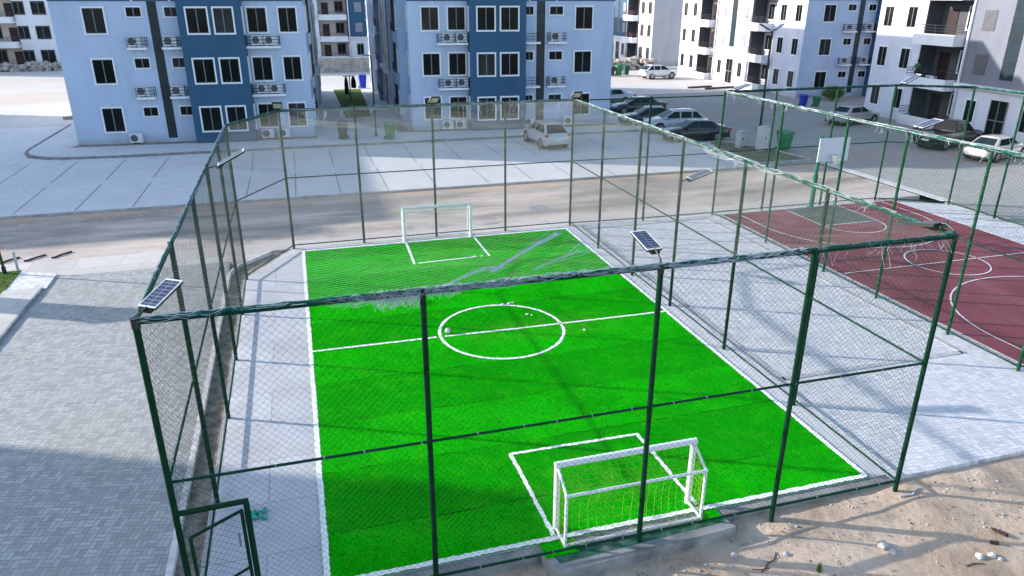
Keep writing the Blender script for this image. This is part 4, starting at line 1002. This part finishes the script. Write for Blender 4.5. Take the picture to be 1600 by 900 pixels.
def cabinet(loc, w, d, h, deg, label):
    t = thing('utility_cabinet', label, 'utility cabinet', loc, R(deg), 'utility cabinets')
    m = MB(); m.box(-w/2, w/2, -d/2, d/2, .08, h); m.box(-w/2+.03, w/2-.03, -d/2+.03, d/2-.03, 0, .08); m.build('cabinet_body', MT['cabinet'], t)
    m = MB(); m.box(-w/2-.03, w/2+.03, -d/2-.03, d/2+.03, h, h+.05); m.build('cap', MT['cabinet'], t)
    for s in (-1, 1):
        m = MB(); m.box(s*w/4-w/4+.015, s*w/4+w/4-.015, -d/2-.012, -d/2+.01, .14, h-.06); dd = m.build('door', MT['lamp_white'], t)
        m = MB(); m.box(s*.03-.012, s*.03+.012, -d/2-.035, -d/2-.010, h*.5, h*.5+.14); m.build('handle', MT['iron'], dd)
cabinet((30.95,33.3,.06), .55, .4, 1.05, 20, 'small pale utility cabinet in the planting bed, lower of the two')
cabinet((31.75,32.0,.06), .70, .45, 1.55, 20, 'tall pale utility cabinet in the planting bed beside the green bin')
def lamp_post(loc, h, r, label, heads, name='street_lamp'):
    t = thing(name, label, 'street lamp', loc, 0, 'street lamps')
    m = MB(); m.path([(0,0,0),(0,0,.25),(0,0,.26),(0,0,h)], [r*1.6,r*1.6,r,r*.75], 10); m.build('pole', MT['lamp_dark'], t)
    for (ang, ln, tilt) in heads:
        d = Vector((math.cos(R(ang)), math.sin(R(ang)), 0)); a = Vector((0,0,h-.06)); c = a+d*.25+Vector((0,0,.12))
        m = MB(); m.path([a, a+d*.12+Vector((0,0,.07)), c], .03, 6); arm = m.build('arm', MT['lamp_dark'], t)
        rot = Matrix.Rotation(R(ang), 3, 'Z') @ Matrix.Rotation(R(-tilt), 3, 'Y')
        m = MB(); m.obox(c+rot @ Vector((ln/2,0,0)), ln, .34, .07, rot); lh = m.build('lamp_head', MT['lamp_dark'], t)
        m = MB(); m.obox(c+rot @ Vector((ln/2,0,.045)), ln*.96, .33, .015, rot); m.build('solar_panel', MT['lamp_white'], lh)
lamp_post((7.72,44.1,.1), 5.6, .07, 'slim dark lamp post with pale lamp head in the passage beside the green bin', [(200,.30,0)])
lamp_post((37.15,40.2,0), 7.2, .10, 'tall black street lamp with two winged heads in front of the balcony block', [(12,.85,28),(168,.85,28)])
lamp_post((44.3,86.0,0), 8.5, .09, 'tall thin lamp post in front of the white block by the rubble', [(180,.7,10)])
lamp_post((-8.57,19.4,.07), 5.0, .045, 'thin dark pole on the corner of the lawn at the left edge', [(180,.4,10)])
m = MB(); m.tube((-8.2,19.62,.05), (-8.2,19.62,.75), .05, 8); m.lathe([(.055,.74),(.04,.79),(.01,.80)], 8, (-8.2,19.62,0)); tag(m.build('bollard', MT['cabinet']), 'short grey bollard beside the thin pole on the lawn corner', 'bollard')
t = thing('shadow_pillar', 'unseen pillar added west of the lawn to cast a shadow band', 'pillar', (-15.0, 19.4, 0))  # unseen, added to throw the band of shade across the left paving
m = MB(); m.box(-.5,.5,-.42,.42,-.2,3.75); m.build('pillar_shaft', MT['kerb'], t); m = MB(); m.prism([(-.58,-.5),(.58,-.5),(.58,.5),(-.58,.5)], 3.75, 3.88); m.build('cap', MT['kerb'], t)
# ------------------------------------------------------------------ basketball hoop
t = thing('basketball_hoop', 'green basketball stand with a plain white backboard at the far end of the red court', 'basketball hoop', (25.92, 19.12, .02))
m = MB(); m.tube((0,0,0), (0,0,1.6), .115, 14); m.tube((0,0,1.6), (0,0,3.45), .085, 14); m.lathe([(.13,0),(.20,.0),(.20,.03),(.12,.05)], 14); m.build('pole', MT['green_pole'], t)
m = MB(); m.path([(0,0,3.35),(0,-.5,3.15),(0,-.78,3.05)], .055, 8); m.path([(0,0,2.7),(0,-.78,2.85)], .04, 8); m.build('arm', MT['green_pole'], t)
m = MB(); m.box(-.72,.92,-.83,-.79,2.42,3.50); bb = m.build('backboard', MT['board'], t)
m = MB()
m.path([(.1+.225*math.cos(k*math.pi/12), -1.10+.225*math.sin(k*math.pi/12), 2.72) for k in range(25)], .016, 6); m.box(.02,.18,-.89,-.83,2.66,2.75); m.build('rim', MT['hoop'], t)
m = MB()
for k in range(12):
    a = k*math.pi/6; b = a+.26
    for sgn in (1, -1):
        m.path([(.1+.225*math.cos(a), -1.10+.225*math.sin(a), 2.71), (.1+.17*math.cos(a+sgn*.26), -1.10+.17*math.sin(a+sgn*.26), 2.52), (.1+.12*math.cos(a), -1.10+.12*math.sin(a), 2.32)], .006, 3, False)
m.build('hoop_net', MT['white_net'], t)
# ------------------------------------------------------------------ small things on and beside the pitch
b = thing('football', 'white football resting on the left side of the centre circle', 'ball', (6.08, 9.93, .135))
m = MB(); m.lathe([(.111*math.sin(math.pi*k/12)+.0005, -.111*math.cos(math.pi*k/12)) for k in range(13)], 20); m.build('ball_skin', MT['ball'], b, smooth=True)
m = MB()
ico = [Vector(v).normalized() for v in ((0,1,1.618),(0,-1,1.618),(1,1.618,0),(-1,1.618,0),(1.618,0,1),(-1.618,0,1),(0,1,-1.618),(0,-1,-1.618),(1,-1.618,0),(-1,-1.618,0),(1.618,0,-1),(-1.618,0,-1))]
for v in ico:
    a = v.orthogonal().normalized(); c = v.cross(a)
    m.add([(v*.1125)]+[(v+(a*math.cos(k*1.2566)+c*math.sin(k*1.2566))*.33).normalized()*.1122 for k in range(5)], [(0,1+k,1+(k+1) % 5) for k in range(5)])
m.build('patches', MT['ball_patch'], b); b.scale = (.8, .8, .8); b.location.z = .115
def blob(mb, c, r, seed, flat=.7, n=2):
    import bmesh
    bm = bmesh.new(); bmesh.ops.create_icosphere(bm, subdivisions=n, radius=1)
    o = len(mb.v)
    for v in bm.verts:
        d = v.co; k = 1+.35*mnoise.noise(d*1.6+Vector((seed, 0, 0)))+.15*mnoise.noise(d*4+Vector((0, seed, 0)))
        mb.v.append((c[0]+d.x*r*k, c[1]+d.y*r*k, c[2]+d.z*r*k*flat))
    for f in bm.faces: mb.f.append([o+v.index for v in f.verts]); mb.m.append(0)
    bm.free()
ru = random.Random(5)
for (x, y, n, lab) in ((8.45,11.62,5,'torn white line tufts on the far rim of the centre circle'),(8.9,10.55,4,'torn white tufts lying on the halfway line inside the circle'),(8.6,16.52,7,'frayed white tufts on the corner of the far goal area line')):
    m = MB()
    for k in range(n): blob(m, (x+ru.uniform(-.2,.2), y+ru.uniform(-.05,.05), .045), ru.uniform(.025,.05), k+x, .6, 1)
    tag(m.build('turf_tuft', MT['line']), lab, 'turf tuft', 'torn turf tufts')
m = MB(); blob(m, (10.15,9.0,.04), .05, 3, .4, 1); tag(m.build('paper_scrap', MT['line']), 'small white scrap on the turf right of the centre circle', 'scrap')
sc = MB()
for k in range(9):
    x, y = .78+ru.uniform(-.14,.14), 2.72+ru.uniform(-.12,.12); a = ru.uniform(0, 3.1)
    pts = [(x+math.cos(a)*s*.12, y+math.sin(a)*s*.12, .02+.03*abs(math.sin(s*2+k))) for s in (-1,-.5,0,.5,1)]
    sc.path(pts, [.02,.035,.03,.035,.015], 5)
tag(sc.build('mesh_scrap', MT['teal_cloth']), 'crumpled teal netting scrap lying on the concrete inside the gate', 'scrap')
# sand patch litter
def gz(x, y): return hill(x, y)
for (x, y, r, lab) in ((12.22,-1.22,.11,'largest pale stone on the sand below the corner post'),(12.27,-1.42,.075,'pale cube shaped stone touching the largest stone'),(12.42,-1.40,.04,'small pale chip beside the cube shaped stone'),
      (13.75,-1.98,.075,'pale stone near the right edge of the sand, left of a pair'),(13.98,-2.03,.07,'pale stone near the right edge of the sand, right of a pair'),(14.05,-2.14,.045,'small stone below the pair at the right edge'),
      (9.4,-.62,.06,'pale stone lying beside the concrete step under the near goal'),(10.35,-.86,.05,'small pale stone above the curved twig')):
    m = MB(); blob(m, (x, y, gz(x, y)+r*.4), r, x*3, .7); tag(m.build('stone', MT['stone'], smooth=False), lab, 'stone', 'loose stones on the sand')
deb = MB()
for k in range(700):
    x = ru.uniform(2.5, 17); y = .1-abs(ru.gauss(0, 1.3)); r = abs(ru.gauss(.008, .010))+.004
    blob(deb, (x, y, gz(x, y)+r*.3), min(r, .032), k, .6, 0 if r < .02 else 1)
tag(deb.build('gravel', MT['stone']), 'scattered pebbles and crumbs over the sand', 'gravel', kind='stuff')
db2 = MB()
for k in range(260):
    x = ru.uniform(2.5, 17); y = .05-abs(ru.gauss(0, 1.3)); a = ru.uniform(0, 6.3); l = ru.uniform(.02,.07)
    db2.path([(x, y, gz(x,y)+.01), (x+math.cos(a)*l, y+math.sin(a)*l, gz(x,y)+.014)], ru.uniform(.003,.008), 4)
tag(db2.build('debris', MT['rustd']), 'dark crumbs and twig bits scattered over the sand', 'debris', kind='stuff')
for (pts, r, lab) in (([(9.66,-1.12),(9.82,-1.03),(9.92,-.95),(10.05,-.92),(10.16,-.83),(10.22,-.74)], .013, 'dark curved twig lying on the sand'), ([(9.55,-1.0),(9.7,-1.06),(9.9,-1.08)], .009, 'short twig beside the dark curved one'),
      ([(13.55,-.20),(13.85,-.22),(14.0,-.12),(14.15,-.05)], .02, 'pale broken stick at the foot of the corner post'), ([(13.3,-2.1),(13.5,-2.08),(13.7,-2.15)], .012, 'dry twig near the right pair of stones'), ([(13.5,-2.55),(13.75,-2.75)], .018, 'stick at the lower right of the sand')):
    m = MB(); m.path([(x, y, gz(x, y)+r) for x, y in pts], [r*.7]+[r]*(len(pts)-2)+[r*.4], 6); tag(m.build('twig', MT['wood'] if 'pale' not in lab else MT['stone']), lab, 'twig', 'twigs on the sand')
m = MB(); m.obox((14.62,-1.58,gz(14.62,-1.58)+.05), .10, .26, .04, Matrix.Rotation(R(25),3,'Z') @ Matrix.Rotation(R(35),3,'Y')); m.obox((14.66,-1.60,gz(14.62,-1.58)+.03), .03, .24, .07, Matrix.Rotation(R(25),3,'Z')); tag(m.build('wood_scrap', MT['rustd']), 'dark plank offcut standing in the sand', 'scrap')
m = MB(); m.obox((14.3,-1.78,gz(14.3,-1.78)+.03), .06, .14, .05, Matrix.Rotation(R(60),3,'Z')); m.obox((14.33,-1.80,gz(14.3,-1.78)+.05), .04, .05, .05, Matrix.Rotation(R(20),3,'X')); tag(m.build('wood_scrap', MT['rustd']), 'small dark wood chip near the plank offcut', 'scrap')
m = MB(); m.lathe([(.030,0),(.034,.02),(.034,.11),(.014,.14),(.014,.16)], 10, axis='x'); o = m.build('plastic_bottle', MT['plastic'], smooth=True); o.location = (13.25,-2.52,gz(13.25,-2.52)+.03); o.rotation_euler.z = .5; tag(o, 'pale blue plastic bottle lying on the sand', 'bottle')
for (x, y, n, h, lab) in ((10.66,-1.42,60,.22,'grass tuft growing in the sand'), (12.55,-2.5,24,.09,'small yellowish weed among stones')):
    m = MB()
    for k in range(n):
        a = ru.uniform(0,6.28); l = h*ru.uniform(.5,1.1); d = Vector((math.cos(a), math.sin(a), 0))*ru.uniform(.02,.09); w = Vector((-math.sin(a), math.cos(a), 0))*.004; p = Vector((x+ru.uniform(-.03,.03), y+ru.uniform(-.03,.03), gz(x,y)-.01))
        m.add([p-w, p+w, p+d*.5+w*.7+Vector((0,0,l*.65)), p+d*.5-w*.7+Vector((0,0,l*.65)), p+d+Vector((0,0,l))], [(0,1,2,3),(3,2,4)])
    tag(m.build('grass_tuft', MT['blade']), lab, 'grass tuft')
for (x, y, a, lab) in ((-9.0,21.3,50,'short dark iron rod lying on the road verge, left of three'),(-8.1,21.35,48,'short dark iron rod lying on the road verge, middle of three'),(-7.2,21.5,52,'short dark iron rod lying on the road verge, right of three')):
    m = MB(); c, s_ = math.cos(R(a)), math.sin(R(a)); m.path([(x-c*.4, y-s_*.4, -.035), (x, y+.02, -.02), (x+c*.4, y+s_*.4, -.03)], .032, 6); m.obox((x-c*.4, y-s_*.4, -.03), .14, .07, .05, Matrix.Identity(3)); tag(m.build('iron_rod', MT['rustd']), lab, 'iron rod', 'iron rods on the road verge')
sh = thing('shrub', 'small green shrub at the foot of the block beyond the parked cars', 'shrub', (53.6, 52.6, 0)); m = MB()
for k in range(1400):
    d = Vector((ru.gauss(0,1), ru.gauss(0,1), ru.gauss(0,1))).normalized()*ru.uniform(.45,1.0); p = Vector((d.x*1.3, d.y*.8, .75+d.z*.65)); n_ = Vector((ru.uniform(-1,1), ru.uniform(-1,1), ru.uniform(-1,1)))*.10; q = Vector((ru.uniform(-1,1), ru.uniform(-1,1), ru.uniform(-1,1)))*.07
    m.add([p-n_, p+q, p+n_, p-q], [(0,1,2,3)])
m.build('foliage', MT['blade'], sh); m = MB()
for k in range(6): m.path([(0,0,0), (ru.uniform(-.3,.3), ru.uniform(-.2,.2), .5), (ru.uniform(-.8,.8), ru.uniform(-.5,.5), 1.0)], .02, 5)
m.build('stem', MT['wood'], sh)
o = copy_tree(ac0); o.location = (49.85, 37.3, 3.24); o.rotation_euler.z = R(-93); o['label'] = 'white air conditioner on the balcony floor behind the person'; o['group'] = 'air conditioner units'
# rubble and loose walls far behind
def pile(name, label, boxes, n, mat='rubble', seed=1, smax=.5):
    r = random.Random(seed); m = MB()
    for k in range(n):
        (x0, x1, y0, y1, h) = r.choice(boxes); x, y = r.uniform(x0, x1), r.uniform(y0, y1); rad = r.uniform(.15, smax)
        blob(m, (x, y, r.uniform(0, 1)**1.5*h), rad, k*1.3, .8, 1)
    return tag(m.build(name, MT[mat]), label, 'rubble', kind='stuff')
pile('rubble', 'long heap of sandy rubble in front of the stained white block', [(-58,-27,108,110,.9)], 520, 'rubble', 3, .6)
pile('rubble', 'stone rubble heaped at the foot of the cream and navy block', [(7,16,96.5,98,1.1)], 200, 'rubble', 4, .6)
pile('rubble', 'rubble and earth at the foot of the block behind the white SUV', [(44,53,88,92,1.2)], 260, 'rubble', 5, .6)
w = thing('low_wall', 'low cracked stone wall closing the far end of the passage', 'wall', (10, 95.5, 0)); m = MB(); m.box(-5,6,-.3,.3,-.2,1.7); m.box(-5.05,6.05,-.36,.36,1.7,1.85); m.build('wall_body', MT['rubble'], w)
for (x, y, l, lab) in ((-14.6,59.8,3.6,'long dark concrete beam lying nearer on the pale yard left of the blue block'),(-14.2,62.3,3.0,'long dark concrete beam lying farther on the pale yard left of the blue block')):
    m = MB(); m.obox((x, y, .10), l, .3, .26, Matrix.Rotation(R(2),3,'Z')); m.obox((x-l*.2, y+.02, .24), l*.3, .2, .05, Matrix.Rotation(R(3),3,'Z')); tag(m.build('concrete_beam', MT['rubble']), lab, 'concrete beam', 'beams lying on the pale yard')
for (x, y, l, lab) in ((46.5,66.0,3.2,'thin timber lying on the sunlit yard'),(48.2,64.6,4.0,'thicker pile of timber lying on the sunlit yard')):
    m = MB(); m.obox((x, y, .08), l, .25, .16, Matrix.Rotation(R(8),3,'Z')); m.obox((x+.2, y+.2, .07), l*.8, .12, .14, Matrix.Rotation(R(12),3,'Z')); tag(m.build('timber_pile', MT['wood']), lab, 'timber', 'timber on the sunlit yard')
# clothes stand in the passage
t = thing('clothes_stand', 'T shaped stand hung with dark clothes on the passage lawn', 'clothes stand', (7.55, 64.5, .11))
m = MB(); m.tube((0,0,0), (0,0,2.35), .05, 8); m.tube((-.6,0,2.3), (.6,0,2.3), .04, 8); m.build('stand_frame', MT['iron'], t)
for (x, mt_, w, h) in ((-.33,'cloth',.42,1.7),(.36,'cloth2',.50,1.1)):
    m = MB()
    prof = [(.05,0),(.20,-.12),(.30,-.4),(.34,-.8),(.30,-1.0)]
    m.lathe([(a*w*1.5, 2.28+b*h) for a, b in prof], 12, (x,0,0)); m.build('garment', MT[mt_], t, smooth=True)
# ------------------------------------------------------------------ person on the balcony
pb = Vector((49.80, 38.75, 3.22))
def skin_obj(name, verts, edges, mat, parent, sub=2):
    me = bpy.data.meshes.new(name); me.from_pydata([v[0] for v in verts], edges, []); me.materials.append(MT[mat])
    o = bpy.data.objects.new(name, me); COL.objects.link(o); o.parent = parent
    md = o.modifiers.new('skin', 'SKIN')
    for i, v in enumerate(verts):
        sv = me.skin_vertices[0].data[i]; sv.radius = v[1] if isinstance(v[1], tuple) else (v[1], v[1]); sv.use_root = (i == 0)
    md.use_smooth_shade = True
    s = o.modifiers.new('smooth', 'SUBSURF'); s.levels = sub; s.render_levels = sub
    return o
pr = thing('person', 'person in a green shirt standing at the balcony railing of the nearest white block', 'person', pb, R(190))
bv = [((0,0,.92),(.16,.11)), ((0,0,1.15),(.15,.10)), ((0,0,1.36),(.17,.10)), ((.01,0,1.49),(.055,.055)), ((.03,0,1.57),(.075,.085)), ((.04,0,1.68),(.08,.09)), ((.03,0,1.75),(.06,.065)),
      ((0,.20,1.38),.055), ((.06,.25,1.14),.042), ((.27,.22,1.06),.032), ((.35,.21,1.05),.034), ((0,-.20,1.38),.055), ((.06,-.25,1.14),.042), ((.27,-.22,1.06),.032), ((.35,-.21,1.05),.034),
      ((0,.09,.86),.085), ((.02,.10,.48),.060), ((0,.10,.10),.042), ((.13,.11,.04),.035), ((0,-.09,.86),.085), ((.02,-.10,.48),.060), ((0,-.10,.10),.042), ((.13,-.11,.04),.035)]
be = [(0,1),(1,2),(2,3),(3,4),(4,5),(5,6),(2,7),(7,8),(8,9),(9,10),(2,11),(11,12),(12,13),(13,14),(0,15),(15,16),(16,17),(17,18),(0,19),(19,20),(20,21),(21,22)]
skin_obj('body', bv, be, 'skin', pr)
sv = [((0,0,.90),(.175,.125)), ((0,0,1.15),(.165,.115)), ((0,0,1.36),(.185,.115)), ((.005,0,1.46),(.07,.07)), ((0,.21,1.38),.068), ((.04,.245,1.20),.056), ((0,-.21,1.38),.068), ((.04,-.245,1.20),.056)]
skin_obj('shirt', sv, [(0,1),(1,2),(2,3),(2,4),(4,5),(2,6),(6,7)], 'shirt', pr)
tv = [((0,0,.93),(.165,.12)), ((0,.09,.84),.098), ((.02,.10,.48),.072), ((0,.10,.12),.056), ((0,-.09,.84),.098), ((.02,-.10,.48),.072), ((0,-.10,.12),.056)]
skin_obj('trousers', tv, [(0,1),(1,2),(2,3),(0,4),(4,5),(5,6)], 'trousers', pr)
m = MB(); m.lathe([(.092*math.sin(math.pi*k/14)+.0005, 1.695+.098*-math.cos(math.pi*k/14)) for k in range(5, 15)], 14, (.025,0,0)); m.build('hair', MT['hair'], pr, smooth=True)
# ------------------------------------------------------------------ light and camera
SUN_EL, SUN_AZ = 17.4, 25.0           # low sun from the left, a little beyond the buildings
sd = Vector((-math.cos(R(SUN_AZ))*math.cos(R(SUN_EL)), math.sin(R(SUN_AZ))*math.cos(R(SUN_EL)), math.sin(R(SUN_EL))))
L = bpy.data.lights.new('sun', 'SUN'); L.energy = SUN_E; L.angle = R(.53); L.color = (1, .94, .87)
lo = bpy.data.objects.new('sun', L); COL.objects.link(lo); lo.rotation_euler = sd.to_track_quat('Z', 'Y').to_euler(); lo.location = sd*60
w = bpy.data.worlds.new('World'); scene.world = w; w.use_nodes = True
tr = w.node_tree; bg = tr.nodes['Background']; sk = tr.nodes.new('ShaderNodeTexSky'); sk.sky_type = 'NISHITA'; sk.sun_disc = False
sk.sun_elevation = R(SUN_EL); sk.sun_rotation = math.atan2(sd.x, sd.y); sk.altitude = 50; sk.air_density = 1.0; sk.dust_density = 1.0; sk.ozone_density = 1.5
tr.links.new(sk.outputs[0], bg.inputs[0]); bg.inputs[1].default_value = SKY_E
cam = bpy.data.cameras.new('camera'); co = bpy.data.objects.new('camera', cam); COL.objects.link(co)
cam.sensor_width = 36; cam.lens = 36*1139.09/1600; cam.clip_end = 2000; cam.clip_start = .1
yaw, pitch, roll = R(-16.173), R(21.774), R(.062)
fw = Vector((-math.sin(yaw)*math.cos(pitch), math.cos(yaw)*math.cos(pitch), -math.sin(pitch)))
rt = Vector((math.cos(yaw), math.sin(yaw), 0)); up = rt.cross(fw)
r2 = rt*math.cos(roll)+up*math.sin(roll); u2 = -rt*math.sin(roll)+up*math.cos(roll)
co.matrix_world = Matrix(((r2.x,u2.x,-fw.x,2.357),(r2.y,u2.y,-fw.y,-9.897),(r2.z,u2.z,-fw.z,9.529),(0,0,0,1)))
scene.camera = co
scene.render.engine = 'CYCLES'
scene.view_settings.view_transform = 'Standard'; scene.view_settings.look = 'None'; scene.view_settings.gamma = 1
scene.view_settings.exposure = EXPOSURE
scene.cycles.use_denoising = DENOISE
scene.cycles.max_bounces = 5; scene.cycles.diffuse_bounces = 3; scene.cycles.glossy_bounces = 2
scene.cycles.caustics_reflective = False; scene.cycles.caustics_refractive = False
